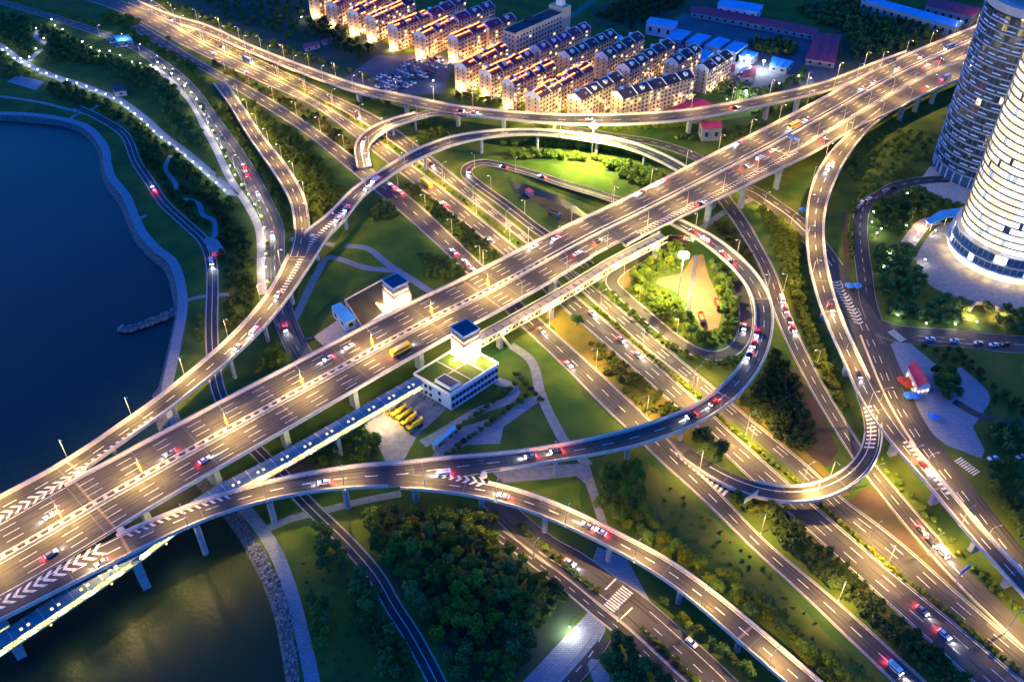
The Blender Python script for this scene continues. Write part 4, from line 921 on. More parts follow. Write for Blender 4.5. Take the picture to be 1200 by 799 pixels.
block((823, 76), (852, 59), 'apartment block at the right end next to the blue canopies', False, group=GB)
block((627, 54), (686, 27), 'apartment block with white gable right behind the beige slab building', False, roof='roof_red', group=GB)
block((661, 61), (717, 35), 'apartment block with white gable left of the middle pale gables', False, group=GB)
block((530, 41), (564, 27), 'glowing roofed block at the end of the back row above the car park', True, uplight=.9, group=GB)
block((567, 28), (599, 16), 'dark roofed block attached behind the glowing end block', False, roof='roof_red', group=GB)
block((491, 37), (528, 19), 'glowing roofed back row block, second from its right end', True, uplight=.8, group=GB)
block((531, 19), (574, 2), 'red roofed block attached behind the second glowing back row block', False, roof='roof_red', group=GB)
block((459, 28), (498, 13), 'glowing roofed back row block, third from its right end', True, uplight=.8, group=GB)
block((500, 14), (540, -4), 'red roofed block at the top edge behind the third glowing back row block', False, roof='roof_red', group=GB)
block((433, 18), (480, -3), 'glowing roofed back row block, fourth from its right end', True, uplight=.8, group=GB)
block((412, 11), (452, -9), 'glowing roofed back row block, third from its left end', True, uplight=.8, group=GB)
block((387, 2), (430, -20), 'glowing roofed back row block, second from its left end', True, uplight=.8, group=GB)
block((366, -9), (410, -32), 'leftmost glowing roofed block cut by the top edge', True, uplight=.8, group=GB)
# beige slab block
a, e = P(597, 38, 25), P(652, 14, 25); d = e - a; L = d.length; rz = math.atan2(d.y, d.x); c = (a + e) / 2
root = empty('slab_building', (c.x, c.y, 0), rz, 'tall beige flat roofed slab building behind the glowing roofs', 'building')
b = MB(); b.box((0, 0, 12.5), (L, 13, 25)); b.build('wall', 'beige_wall', root)
b = MB(); b.box((L / 2 + 5, .5, 14.5), (10, 14, 29)); b.build('stair_tower', 'cream_wall', root)
b = MB(); b.box((0, 0, 25.2), (L - 1, 12, .4)); b.box((0, 3, 26), (8, 5, 1.6)); b.build('roof', 'roof_dark', root)
b = MB(); b.box((L / 2 + 5, 0, 31.5), (6, 5, 5), taper=.8); b.build('roof_tank', 'white_wall', root)
for s in (-1, 1):
    b = MB(); b.box((0, s * 6.4, 25.6), (L, .3, 1.0)); b.build('roof_rim', 'beige_wall', root)
wb = MB()
for fl in range(7):
    for k in range(int(L / 3.6)):
        for s in (-1, 1): wb.box((-L / 2 + 2 + k * 3.6, s * 6.52, 2 + fl * 3.4), (1.8, .14, 1.5), 1 if random.random() < .05 else 0)
    for yy in (-3.5, 0, 3.5): wb.box((-L / 2 - .03, yy, 2 + fl * 3.4), (.14, 1.4, 1.4), 0)
tag(wb.build('windows', ['window', 'window_lit'], root), kind='stuff')

def shed(px, z, label, roof='roof_blue', wall='shed_wall', name='shed', cat='shed', rib=True, pitched=False, group=None):
    """low flat or gently pitched hall whose roof corners are seen at px"""
    pts = [P(x, y, z) for x, y in px]; c = sum(pts, Vector()) / len(pts); org = Vector((c.x, c.y, 0))
    root = empty(name, org, 0, label, cat, group)
    b = MB(); q = [c + (p - c) * .97 for p in pts]; b.prism(q, 0, z - .35); b.build('wall', wall, root, org)
    b = MB()
    if pitched and len(pts) == 4:
        m0, m1 = (pts[0] + pts[3]) / 2 + Vector((0, 0, 1.6)), (pts[1] + pts[2]) / 2 + Vector((0, 0, 1.6))
        b.add([*pts, m0, m1], [(0, 1, 5, 4), (4, 5, 2, 3), (0, 4, 3), (1, 2, 5)]); dn = [p - Vector((0, 0, .3)) for p in pts]; b.add([*pts, *dn], [(k, (k + 1) % 4, 4 + (k + 1) % 4, 4 + k) for k in range(4)])
    else: b.prism(pts, z - .3, z)
    b.build('roof', roof, root, org)
    if rib and not pitched and len(pts) == 4:
        n = max(2, int((pts[1] - pts[0]).length / 5))
        for k in range(1, n):
            b = MB(); b.bar(pts[0].lerp(pts[1], k / n) + Vector((0, 0, .06)), pts[3].lerp(pts[2], k / n) + Vector((0, 0, .06)), .35, .24); b.build('roof_seam', roof, root, org)
    b = MB()
    for i in range(len(pts)):
        A_, B_ = q[i], q[(i + 1) % len(q)]; n = int((B_ - A_).length / 6)
        for k in range(n):
            m = A_.lerp(B_, (k + .5) / n); dv = (B_ - A_).normalized(); b.box((m.x, m.y, z * .5), (2.2, .3, z * .35), rz=math.atan2(dv.y, dv.x))
    if b.v: tag(b.build('windows', 'window', root, org), kind='stuff')
    return root
for i, (px, lb) in enumerate((([(793, 34), (811, 37), (797, 48), (780, 44)], 'leftmost of the four bright blue canopy roofs beyond the apartment blocks'),
        ([(817, 39), (834, 42), (820, 52), (803, 49)], 'second bright blue canopy roof from the left in the depot row'),
        ([(842, 43), (856, 47), (842, 57), (825, 53)], 'third bright blue canopy roof from the left in the depot row'),
        ([(861, 48), (877, 52), (863, 62), (847, 58)], 'fourth bright blue canopy roof from the left in the depot row'))):
    shed(px, 7, lb, group='blue canopy roofs of the depot')
shed([(874, 58), (889, 62), (880, 69), (866, 65)], 6, 'small pale blue roofed hut at the right end of the canopy row')
shed([(816, 56), (837, 60), (824, 73), (813, 70)], 7, 'blue roofed hall set below the row of four canopies')
shed([(762, 20), (795, 25), (789, 32), (757, 26)], 10, 'pale blue roofed depot building above the canopy row', wall='pale_blue_wall')
shed([(712, 38), (730, 42), (722, 49), (708, 45)], 6, 'small blue roof between the far apartment blocks')
shed([(810, 8), (824, 8), (960, 33), (957, 42), (864, 24), (808, 14)], 4.5, 'very long dark red roofed shed along the far field', roof='roof_red', rib=False)
shed([(956, 38), (986, 41), (979, 74), (944, 69)], 5, 'broad dark red roofed hall at the end of the long red shed', roof='roof_red')
shed([(782, 129), (812, 115), (834, 122), (818, 134)], 7, 'purple red hipped roof house just above the curving top ramp', roof='roof_red', pitched=True, name='house', cat='house')
shed([(784, 50), (802, 52), (800, 58), (783, 58)], 7, 'purple red roof wedged between the apartment blocks', roof='roof_red', rib=False)
shed([(849, 74), (862, 76), (860, 86), (848, 84)], 5, 'small dark red roof beside the right end apartment block', roof='roof_red', rib=False)
shed([(872, 80), (888, 77), (884, 90), (868, 92)], 5, 'pink lit market roof among bright lamps', roof='roof_red', rib=False)
shed([(905, 66), (930, 72), (922, 80), (902, 76)], 5, 'long pale roof at the edge of the depot yard', roof='roof_blue')
shed([(1012, -6), (1130, 26), (1122, 33), (1008, 0)], 9, 'long pale blue roofed hall at the top right edge')
shed([(1090, -4), (1150, 10), (1140, 20), (1084, 6)], 9, 'dark red roofed hall at the top right edge', roof='roof_red')
shed([(845, -2), (895, 6), (888, 14), (840, 6)], 8, 'pale blue hall at the top edge beyond the long red shed', wall='pale_blue_wall')
shed([(355, 52), (373, 48), (375, 52), (357, 57)], 3, 'low red roofed hut on the dark field below the back row blocks', roof='roof_red', rib=False)
shed([(376, 47), (388, 42), (390, 46), (378, 50)], 3, 'second low red roofed hut on the dark field', roof='roof_red', rib=False)
shed([(615, 222), (620, 220), (626, 224), (621, 227)], 2.6, 'small red roofed site hut on the work yard', roof='roof_red', rib=False)
# gatehouse by the main bridge
shed([(820, 142), (844, 141), (847, 150), (823, 151)], 9, 'two storey gatehouse with dark red roof below the top ramp', roof='roof_red', name='gatehouse', cat='house', pitched=True)
# red roofed cafe on the pale plaza
q = [P(1064, 430, 5.5), P(1075, 428, 5.5), P(1092, 452, 5.5), P(1076, 455, 5.5)]
c = sum(q, Vector()) / 4; org = Vector((c.x, c.y, 0)); root = empty('cafe', org, 0, 'small gabled cafe with dark red roof on the pale plaza', 'house')
m0, m1 = (q[0] + q[1]) / 2, (q[2] + q[3]) / 2; b = MB(); qi = [c + (p - c) * .94 for p in q]
b.prism(qi, 0, 5.2); b.add([qi[2] - Vector((0, 0, .3)), qi[3] - Vector((0, 0, .3)), (m1 + (c - m1) * .06) + Vector((0, 0, 3.0)), qi[0] - Vector((0, 0, .3)), qi[1] - Vector((0, 0, .3)), (m0 + (c - m0) * .06) + Vector((0, 0, 3.0))], [(0, 1, 2), (3, 4, 5)]); b.build('wall', 'white_wall', root, org)
for A_, B_ in ((q[0], q[3]), (q[1], q[2])):
    b = MB(); t0, t1 = m0 + Vector((0, 0, 3.4)), m1 + Vector((0, 0, 3.4)); up = Vector((0, 0, .25)); b.add([A_, B_, t1, t0, A_ + up, B_ + up, t1 + up, t0 + up], [(0, 1, 2, 3), (7, 6, 5, 4), (0, 4, 5, 1), (1, 5, 6, 2), (2, 6, 7, 3), (3, 7, 4, 0)]); b.build('roof', 'roof_red', root, org)
for k in range(3):
    m = qi[3].lerp(qi[2], (k + .5) / 3); b = MB(); b.box((m.x, m.y - .1, 2.8), (1.1, .3, 1.3), rz=math.atan2((qi[2] - qi[3]).y, (qi[2] - qi[3]).x)); b.build('window', 'window_lit', root, org)
for k in range(4):
    m = qi[0].lerp(qi[3], (k + .5) / 4); dv = qi[3] - qi[0]; b = MB(); b.box((m.x, m.y, 2.6), (1.3, .3, 1.6), rz=math.atan2(dv.y, dv.x)); b.build('window', 'window_lit', root, org)
def parasol(px, py, m, label, sz=2.0):
    p = P(px, py); r_ = empty('parasol', p, random.random(), label, 'parasol'); b = MB(); b.tube((0, 0, 0), (0, 0, 3.2), .06, .05, 6); b.build('pole', 'metal', r_)
    b = MB(); b.tube((0, 0, 2.6), (0, 0, 3.5), sz, .1, 8); b.build('canopy', m, r_)
for i, (x, y, m, l) in enumerate(((1056, 446, 'container_red', 'red parasol nearest the kerb beside the red roofed cafe'), (1062, 451, 'container_red', 'red parasol by the wall of the red roofed cafe'), (1066, 446, 'container_red', 'red parasol at the upper corner of the cafe terrace'),
                                  (1070, 464, 'tarp_blue', 'blue parasol just below the red parasols'), (1063, 464, 'tarp_blue', 'smaller blue parasol near the kerb below the red parasols'), (1092, 489, 'tarp_blue', 'blue parasol at the lower end of the pale plaza'), (994, 335, 'tarp_blue', 'left blue parasol beside the narrow park road'), (1003, 335, 'tarp_blue', 'right blue parasol beside the narrow park road'), (940, 246, 'tarp_blue', 'blue parasol by the road under the right hand ramp'))):
    parasol(x, y + 4, m, l, 2.6)

# ================================================================== THE TWO ROUND TOWERS
def ring(mb, c, r0, r1, z0, z1, n=72, mi=0):
    vs = []
    for k in range(n):
        a = 2 * math.pi * k / n; ca, sa = math.cos(a), math.sin(a)
        vs += [(c[0] + r1 * ca, c[1] + r1 * sa, z0), (c[0] + r1 * ca, c[1] + r1 * sa, z1), (c[0] + r0 * ca, c[1] + r0 * sa, z1), (c[0] + r0 * ca, c[1] + r0 * sa, z0)]
    fs = []
    for k in range(n):
        i, j = 4 * k, 4 * ((k + 1) % n)
        for q in range(4): fs.append((i + q, j + q, j + (q + 1) % 4, i + (q + 1) % 4))
    mb.add(vs, fs, mi)
def glazing(mb, r, z0, z1, n, pick, mull=.22, mm=3, depth=.25):
    for k in range(n):
        a0, a1 = 2 * math.pi * k / n, 2 * math.pi * (k + 1) / n
        p = lambda a, rr, z: (rr * math.cos(a), rr * math.sin(a), z)
        mb.quad(p(a0, r, z0), p(a1, r, z0), p(a1, r, z1), p(a0, r, z1), pick(k))
        m = mull / r / 2; e = r + depth
        mb.add([p(a0 - m, r - .05, z0), p(a0 + m, r - .05, z0), p(a0 + m, e, z0), p(a0 - m, e, z0), p(a0 - m, r - .05, z1), p(a0 + m, r - .05, z1), p(a0 + m, e, z1), p(a0 - m, e, z1)], [(3, 2, 6, 7), (0, 3, 7, 4), (2, 1, 5, 6)], mm)
# lit tower
cB = P(1180, 296); tb = empty('round_tower', cB, 0, 'tall round tower with brightly lit white and amber windows at the right edge', 'tower')
RBt = 28; n = 112; z = 15.0
b = MB(); b.tube((0, 0, 0), (0, 0, 150), RBt - .6, RBt - .6, 48); b.build('core', 'glass_dark', tb)
ph = [random.random() for _ in range(n)]
while z < 150:
    hue = random.random(); b = MB(); dk = random.choice((0, 0, 1, 2, 4))
    def pick(k, hue=hue, z=z):
        a = 2 * math.pi * (k + .5) / n; fx = math.cos(a)
        r_ = random.random(); t = ph[k]
        wp = .7 if fx < -.62 else .08          # amber rooms round the west side
        if (k + int(z * 3.7) * 5) % 37 < dk: return 4
        if r_ < .04 + .12 * (t > .8): return 2
        return 1 if r_ < wp else 0
    glazing(b, RBt, z + .2, z + 3.35, n, pick, .16); b.build('window_band', ['pane_bright', 'pane_warm', 'pane_dim', 'metal_dark', 'glass_blue'], tb)
    b = MB(); ring(b, (0, 0), RBt - .7, RBt + .5, z + 3.3, z + 3.8); b.build('floor_slab', 'metal_dark', tb); z += 3.8
for z0, z1, r_, m in ((5.2, 9.2, 30.6, 'glass_blue'), (10.0, 14.2, 29.6, 'glass_blue')):
    b = MB(); glazing(b, r_, z0, z1, 60, lambda k: 1 if random.random() < .22 else 0, .2, 2); b.build('window_band', [m, 'pane_bright', 'metal'], tb)
    b = MB(); ring(b, (0, 0), 27, r_ + .8, z1, z1 + .7); b.build('floor_slab', 'metal', tb)
b = MB(); glazing(b, 30.2, .2, 4.6, 40, lambda k: 0 if random.random() < .8 else 1, .5, 2, .5); b.build('lobby_glass', ['lobby_glow', 'pane_bright', 'truss_paint'], tb)
b = MB(); ring(b, (0, 0), 27, 32.2, 4.6, 5.2); b.build('canopy_ring', 'white_wall', tb)
for k in range(10):
    a = math.pi * (.95 + .75 * k / 9); lamp_light('lobby_lamp', 'POINT', LAMP_W * .035, (1, .66, .2), tb, (33.5 * math.cos(a), 33.5 * math.sin(a), 3), .8)
# dark tower
cA = P(1153, 199); ta = empty('round_tower', cA, R(20), 'dark blue round tower with pale banded floors behind the lit tower', 'tower')
RA_ = 30; HA = 104; z = 7.0
b = MB(); b.tube((0, 0, 0), (0, 0, HA), RA_ - .5, RA_ - .5, 48); b.build('core', 'glass_dark', ta)
k_ = 0
while z < HA - 3:
    b = MB(); glazing(b, RA_, z + .8, z + 4.3, 60, lambda k: 1 if random.random() < .004 else 0, .16, 2, .2); b.build('window_band', ['glass_dark', 'window_lit', 'steel_blue'], ta)
    b = MB(); ring(b, (0, 0), RA_ - .7, RA_ + .7, z, z + .75, 60); b.build('floor_slab', 'tower_band', ta)
    b = MB()
    for k in range(30):
        if (k * 7 + k_ * 3) % 5 < 3:
            a0 = 2 * math.pi * k / 30; pts = [((RA_ + r_) * math.cos(a0 + da), (RA_ + r_) * math.sin(a0 + da), z + zz) for zz in (1.9, 2.6) for r_, da in ((.2, .02), (.2, .18), (.75, .18), (.75, .02))]
            b.add(pts, [(3, 2, 1, 0), (4, 5, 6, 7), (0, 1, 5, 4), (1, 2, 6, 5), (2, 3, 7, 6), (3, 0, 4, 7)])
    tag(b.build('balcony_rail', 'pale_blue_wall', ta), kind='stuff'); z += 4.7; k_ += 1
b = MB(); glazing(b, RA_ - .2, .3, 7, 36, lambda k: 0, .5, 1, .8); b.build('lobby_glass', ['glass_blue', 'pale_blue_wall'], ta)
b = MB(); ring(b, (0, 0), RA_ - 4, RA_ + .9, HA - 2, HA + 2.4); b.build('crown', 'tower_band', ta)
b = MB(); b.tube((0, 0, HA - .5), (0, 0, HA + .3), RA_ - 1, RA_ - 1, 40); b.box((4, 3, HA + 3), (18, 14, 5)); b.build('roof', 'steel_blue', ta)
for k in range(3):
    b = MB(); b.bar((-16 + 8 * k, -18, HA + .3), (-12 + 8 * k, 14, HA + 6), .6, .6); b.build('roof_rib', 'pale_blue_wall', ta)
for a in (-.05, 2.1, 4.2):
    b = MB(); b.box(((RA_ + .9) * math.cos(a - R(20)), (RA_ + .9) * math.sin(a - R(20)), HA / 2), (2.2, 1.0, HA), rz=a - R(20)); b.build('corner_fin', 'tower_band', ta)
for x, y in ((1161, 41), (1169, 45)):
    pass
# entrance canopy and portal in the tower garden
pts = [P(x, y, 5) for x, y in ((1084, 258), (1102, 247), (1128, 243), (1134, 252), (1110, 255), (1090, 263))]; c = sum(pts, Vector()) / 6; org = Vector((c.x, c.y, 0))
root = empty('entrance_canopy', org, 0, 'curved blue canopy over the drive left of the lit tower', 'canopy'); b = MB(); b.prism(pts, 4.7, 5.1); b.build('roof', 'roof_blue', root, org)
for p in pts:
    b = MB(); q = c + (p - c) * .85; b.tube((q.x, q.y, 0), (q.x, q.y, 4.7), .2, .2, 8); b.build('column', 'white_wall', root, org)
lamp_light('lamp', 'POINT', LAMP_W * .2, (1, .45, .2), root, tuple(P(1080, 262, 3) - org), .5)
A_, B_ = P(1136, 365), P(1172, 366); org = (A_ + B_) / 2; root = empty('entrance_wall', org, 0, 'low pinkish lit entrance wall at the lower edge of the tower garden', 'wall')
b = MB(); m1 = P(1142, 357); m2 = P(1158, 357)
for p, q in ((A_, m1), (m1, m2), (m2, B_)): b.bar(p + Vector((0, 0, 1)), q + Vector((0, 0, 1)), .8, 2.4)
b.build('wall', 'walk_stone', root, org)
for x, y in ((1138, 368), (1172, 372)): lamp_light('lamp', 'POINT', LAMP_W * .35, (1, .5, .25), root, tuple(P(x, y, 2) - org), .4)

# ================================================================== BRIDGE SERVICE BUILDINGS, WALKWAY
ax = MR.at(MR.find(545, 400)[0])[1]; rzM = math.atan2(ax.y, ax.x)
def stair_tower(px, py, zt, label, base=0, lights=True, s=9.0):
    q = P(px, py, zt); org = Vector((q.x, q.y, 0)); root = empty('stair_tower', org, rzM, label, 'tower')
    b = MB(); b.box((0, 0, (zt - 6) / 2), (s, s, zt - 6)); b.build('wall', 'white_wall', root)
    for k in range(4):
        b = MB(); sx = (-1, 1)[k % 2]; sy = (-1, 1)[k // 2]; b.box((sx * (s / 2 - .3), sy * (s / 2 - .3), (zt - 6) / 2), (1.1, 1.1, zt - 5.6)); b.build('corner_pier', 'white_wall', root)
    for z_, h_, e in ((zt - 5.6, .7, .9), (zt - 3.0, .6, .5)):
        b = MB(); b.box((0, 0, z_), (s + e, s + e, h_)); b.build('cornice', 'cream_wall', root)
    b = MB(); b.box((0, 0, zt - 4.2), (s - 1.0, s - 1.0, 2.2)); b.build('window_band', 'window_lit', root)
    for k in range(12):
        for sx in (-1, 1):
            if k % 2: continue
            b = MB(); t = -s / 2 + s * (k + .5) / 12; b.box((t, sx * (s / 2 - .35), zt - 4.2), (.35, .4, 2.2)); b.box((sx * (s / 2 - .35), t, zt - 4.2), (.4, .35, 2.2)); b.build('column', 'white_wall', root)
    b = MB(); b.box((0, 0, zt - 1.6), (s - .4, s - .4, 2.4)); b.build('upper_wall', 'cream_wall', root)
    b = MB(); b.box((0, 0, zt - .2), (s + .6, s + .6, .5)); b.box((0, 0, zt + .1), (s - .6, s - .6, .3), 1); b.build('roof', ['white_wall', 'tower_roof'], root)
    for sx, sy in ((0, -1), (-1, 0), (1, 0), (0, 1)):
        px_, py_ = sx * (s / 2 + 2.0), sy * (s / 2 + 2.0)
        b = MB(); b.box((px_, py_, base + .6), (.8, .8, .5)); b.build('flood_light', 'lamp_glow', root)
        lamp_light('lamp', 'POINT', LAMP_W * .24, (1, .72, .36), root, (px_, py_, base + 2.4), .5)
        lamp_light('lamp', 'POINT', LAMP_W * .07, (1, .70, .32), root, (sx * (s / 2 + 1.6), sy * (s / 2 + 1.6), zt - 7), .4)
    return root
stair_tower(545, 384, 26, 'floodlit white stair tower with blue roof on the turf roofed building', 10)
stair_tower(463, 329, 24, 'floodlit white stair tower with blue roof beyond the main bridge', 6)
# turf roofed service building
z = 10; Wc, Sc, Ec = P(485, 438, z), P(528, 462, z), P(584, 426, z); Nc = Wc + Ec - Sc; qs = [Wc, Sc, Ec, Nc]; c = sum(qs, Vector()) / 4; org = Vector((c.x, c.y, 0))
root = empty('service_building', org, 0, 'two storey pale blue service building with turf roof beside the main bridge', 'building')
b = MB(); b.prism([c + (p - c) * .985 for p in qs], 0, z - .5); b.build('wall', 'pale_blue_wall', root, org)
b = MB(); b.prism([c + (p - c) * .975 for p in qs], z - .5, z - .15); b.build('turf_roof', 'meadow', root, org)
for i in range(4):
    A_, B_ = qs[i], qs[(i + 1) % 4]; b = MB(); b.bar(A_ - Vector((0, 0, .1)), B_ - Vector((0, 0, .1)), .6, 1.3); b.build('roof_rim', 'white_wall', root, org)
def roofp(u, v, zz=z): p = Wc + (Sc - Wc) * u + (Nc - Wc) * v; return Vector((p.x, p.y, zz))
for (u0, v0), (u1, v1) in (((.5, .02), (.5, .98)), ((.02, .45), (.98, .45)), ((.02, .72), (.98, .72))):
    b = MB(); b.bar(roofp(u0, v0, z - .1), roofp(u1, v1, z - .1), .7, .16); b.build('roof_path', 'walk_stone', root, org)
b = MB(); b.prism([roofp(.5, .06), roofp(.94, .06), roofp(.94, .26), roofp(.5, .26)], z, z + 1.6); b.build('roof_box', 'white_wall', root, org)
b = MB(); b.prism([roofp(.53, .08), roofp(.91, .08), roofp(.91, .24), roofp(.53, .24)], z + 1.6, z + 1.75); b.build('roof_hatch', 'tower_roof', root, org)
for fl in (2.6, 6.6):
    for k in range(13):
        p = Sc.lerp(Ec, (k + .6) / 13.2); dv = Ec - Sc; b = MB(); b.box((p.x * 1, p.y, fl), (1.5, .5, 1.9), rz=math.atan2(dv.y, dv.x)); b.build('window', 'window', root, org)
    for k in (1, 2, 3, 5):
        p = Wc.lerp(Sc, (k + .5) / 8); dv = Sc - Wc; b = MB(); b.box((p.x, p.y, fl), (1.2, .5, 1.5), rz=math.atan2(dv.y, dv.x)); b.build('window', 'window', root, org)
lamp_light('lamp', 'POINT', LAMP_W * .2, (1, .8, .4), root, tuple(roofp(.85, .97, z + 2.5) - org), .4)
b = MB(); p = roofp(.85, .97, z + 1); b.box((p.x, p.y, p.z), (1.2, 1.0, .8)); b.build('flood_light', 'lamp_glow', root, org)
# ribbed steps along the west wall
for k in range(9):
    A_ = P(492 + k * 3.6, 457 + k * 2.5); B_ = P(488 + k * 3.6, 462 + k * 2.5); b = MB(); b.bar(A_ + Vector((0, 0, .4)), B_ + Vector((0, 0, .2)), 1.0, .5); tag(b.build('retaining_step', 'concrete'), kind='structure')
# small annexe and turf slab beyond the bridge
z = 6; q4 = [P(388, 359, z), P(400, 354, z), P(416, 372, z), P(402, 377, z)]
shed([(388, 359), (399, 354), (417, 372), (404, 378)], 6, 'small pale annexe with blue roof beyond the main bridge', roof='roof_blue', wall='pale_blue_wall', name='annexe', cat='building', rib=False)
qs = [P(404, 352, 5), P(448, 328, 5), P(482, 345, 5), P(425, 384, 5)]; c = sum(qs, Vector()) / 4; org = Vector((c.x, c.y, 0))
root = empty('turf_terrace', org, 0, 'low walled planted terrace at the foot of the far stair tower', 'terrace'); b = MB(); b.prism(qs, 0, 4.7); b.build('wall', 'walk_stone', root, org)
b = MB(); b.prism([c + (p - c) * .95 for p in qs], 4.7, 5.0); b.build('planting_bed', 'soil', root, org)
for i in range(4):
    b = MB(); b.bar(qs[i] + Vector((0, 0, .1)), qs[(i + 1) % 4] + Vector((0, 0, .1)), .5, .9); b.build('rim', 'walk_stone', root, org)
lamp_light('lamp', 'POINT', LAMP_W * .35, (1, .85, .3), root, tuple(P(447, 358, 6) - org), .3)
b = MB(); b.bar(P(441, 355, 5.6), P(450, 366, 5.6), .9, .5); b.build('strip_light', 'yellow_light', root, org)

# covered truss walkway under the south edge of the bridge
WK = Road([(-60, 801, 12.5), (0, 761, 12.5), (152, 659, 12.5), (240, 594, 12.2), (330, 545, 12), (420, 493, 12), (492, 452, 11.5)], width=5.0, step=4)
org = WK.at(WK.len / 2)[0].copy(); b = MB(); WK.sweep(b, [(-1, 0, -.5), (1, 0, -.5), (1, 0, 0), (-1, 0, 0)]); wk = b.build('covered_walkway', 'concrete', None, org)
tag(wk, 'covered footbridge with blue roof and yellow lit truss beside the main bridge', 'footbridge')
b = MB(); WK.sweep(b, [(-1, -.5, 3.4), (0, 0, 3.9), (1, .5, 3.4), (1, .5, 3.6), (0, 0, 4.1), (-1, -.5, 3.6)]); b.build('roof', 'steel_blue', wk, org)
d = 3; k = 0
while d < WK.len - 3:
    for sg in (1, -1):
        b = MB(); p, q = WK.pt(d, sg, 0, 0), WK.pt(d + 5, sg, 0, 3.4)
        b.bar(WK.pt(d, sg, 0, 0), WK.pt(d + 2.6, sg, 0, 3.4), .32, .32); b.build('truss_diagonal', 'truss_paint', wk, org)
        b = MB(); b.bar(WK.pt(d + 5.2, sg, 0, 0), WK.pt(d + 2.6, sg, 0, 3.4), .32, .32); b.build('truss_diagonal', 'truss_paint', wk, org)
    if k % 2 == 0:
        for o in (0, 2.4):
            b = MB(); b.add([WK.pt(d + o, .25, 0, 4.09), WK.pt(d + o + .9, .25, 0, 4.09), WK.pt(d + o + .9, .62, 0, 3.92), WK.pt(d + o, .62, 0, 3.92)], [(0, 1, 2, 3)]); b.build('skylight', 'yellow_light', wk, org)
        lamp_light('lamp', 'POINT', LAMP_W * .14, (1, .82, .28), wk, tuple(WK.pt(d + 2, .2, 0, 2.6) - org), .3)
    d += 5.2; k += 1
for sg in (1, -1):
    b = MB(); WK.sweep(b, [(sg, -.2, 0), (sg, .2, 0), (sg, .2, .45), (sg, -.2, .45)]); WK.sweep(b, [(sg, -.2, 3.0), (sg, .2, 3.0), (sg, .2, 3.4), (sg, -.2, 3.4)]); b.build('truss_chord', 'truss_paint', wk, org)
d = 0
while d < WK.len:
    b = MB(); b.bar(WK.pt(d, -1, -.5, 3.7), WK.pt(d, 0, 0, 4.2), .25, .16); b.bar(WK.pt(d, 0, 0, 4.2), WK.pt(d, 1, .5, 3.7), .25, .16); b.build('roof_rib', 'metal', wk, org); d += 5.2
d = 10
while d < WK.find(230, 600)[0]:
    b = MB(); q = WK.pt(d, 1, .1, -.75); b.box((q.x, q.y, q.z), (.6, .6, .5)); b.build('flood_light', 'yellow_light', wk, org)
    lamp_light('lamp', 'SPOT', LAMP_W * .16, (1, .86, .22), wk, tuple(WK.pt(d, 1, .6, -1.2) - org), 1.0, R(140), 1.0, tuple(((WK.pt(d, 1, 14, -15) - WK.pt(d, 1, .6, -1.2)).to_track_quat('-Z', 'Y')).to_euler())); d += 22
piers(WK, wk, org, [WK.find(x, y)[0] for x, y in ((300, 565), (395, 510))], 1.8, .5, (0,), 0, 'truss_paint', round_=False)
# open truss walkway north east of the near stair tower
WN = Road([(556, 400, 12), (600, 376, 12), (664, 340, 12), (720, 306, 12), (778, 276, 12)], width=5.6, step=4)
org = WN.at(WN.len / 2)[0].copy(); b = MB(); WN.sweep(b, [(-1, 0, -.5), (1, 0, -.5), (1, 0, 0), (-1, 0, 0)]); wn = b.build('open_walkway', 'concrete', None, org)
tag(wn, 'open footbridge with yellow lit lattice sides between near stair tower and sports court', 'footbridge')
d = 0
while d < WN.len - 5:
    b = MB(); b.bar(WN.pt(d, 1, 0, -2.6), WN.pt(d + 2.4, 1, 0, .9), .34, .34); b.build('truss_diagonal', 'truss_paint', wn, org)
    b = MB(); b.bar(WN.pt(d + 4.8, 1, 0, -2.6), WN.pt(d + 2.4, 1, 0, .9), .34, .34); b.build('truss_diagonal', 'truss_paint', wn, org)
    b = MB(); q = WN.pt(d + 2.4, 0, .2, .06); t = WN.at(d + 2.4)[1]; b.box((q.x, q.y, q.z), (.7, 2.6, .12), rz=math.atan2(t.y, t.x)); b.build('deck_slot', 'joint', wn, org)
    if int(d / 4.8) % 3 == 0: lamp_light('lamp', 'POINT', LAMP_W * .13, (1, .80, .30), wn, tuple(WN.pt(d + 2, 1, 1.2, -.6) - org), .3)
    d += 4.8
for sg in (1, -1):
    b = MB(); WN.sweep(b, [(sg, -.2, .7), (sg, .2, .7), (sg, .2, 1.15), (sg, -.2, 1.15)]); WN.sweep(b, [(sg, -.2, -2.8), (sg, .2, -2.8), (sg, .2, -2.3), (sg, -.2, -2.3)]); b.build('truss_chord', 'truss_paint', wn, org)
piers(WN, wn, org, [WN.find(x, y)[0] for x, y in ((585, 384), (645, 350), (770, 280))], 1.8, 2.6, (0,), 0, 'concrete', round_=False)
# stairs from the walkway down to the park path
st = P(596, 404); en = P(583, 388, 11.5); org = Vector((st.x, st.y, 0)); root = empty('stairway', org, 0, 'lit stair flight from the open footbridge down to the park path', 'stairs')
n = 14
for k in range(n):
    p = st.lerp(en, (k + .5) / n); b = MB(); b.box((p.x, p.y, p.z - .2), (3.6, 1.1, .4), rz=math.atan2((en - st).y, (en - st).x) + R(90)); b.build('step', 'walk_stone', root, org)
for s in (-1, 1):
    q = Vector((-(en - st).y, (en - st).x, 0)).normalized() * 1.9 * s; b = MB(); b.bar(st + q + Vector((0, 0, .9)), en + q + Vector((0, 0, .9)), .14, .14); b.bar(st + q, en + q, .25, .6); b.build('railing', 'truss_paint', root, org)
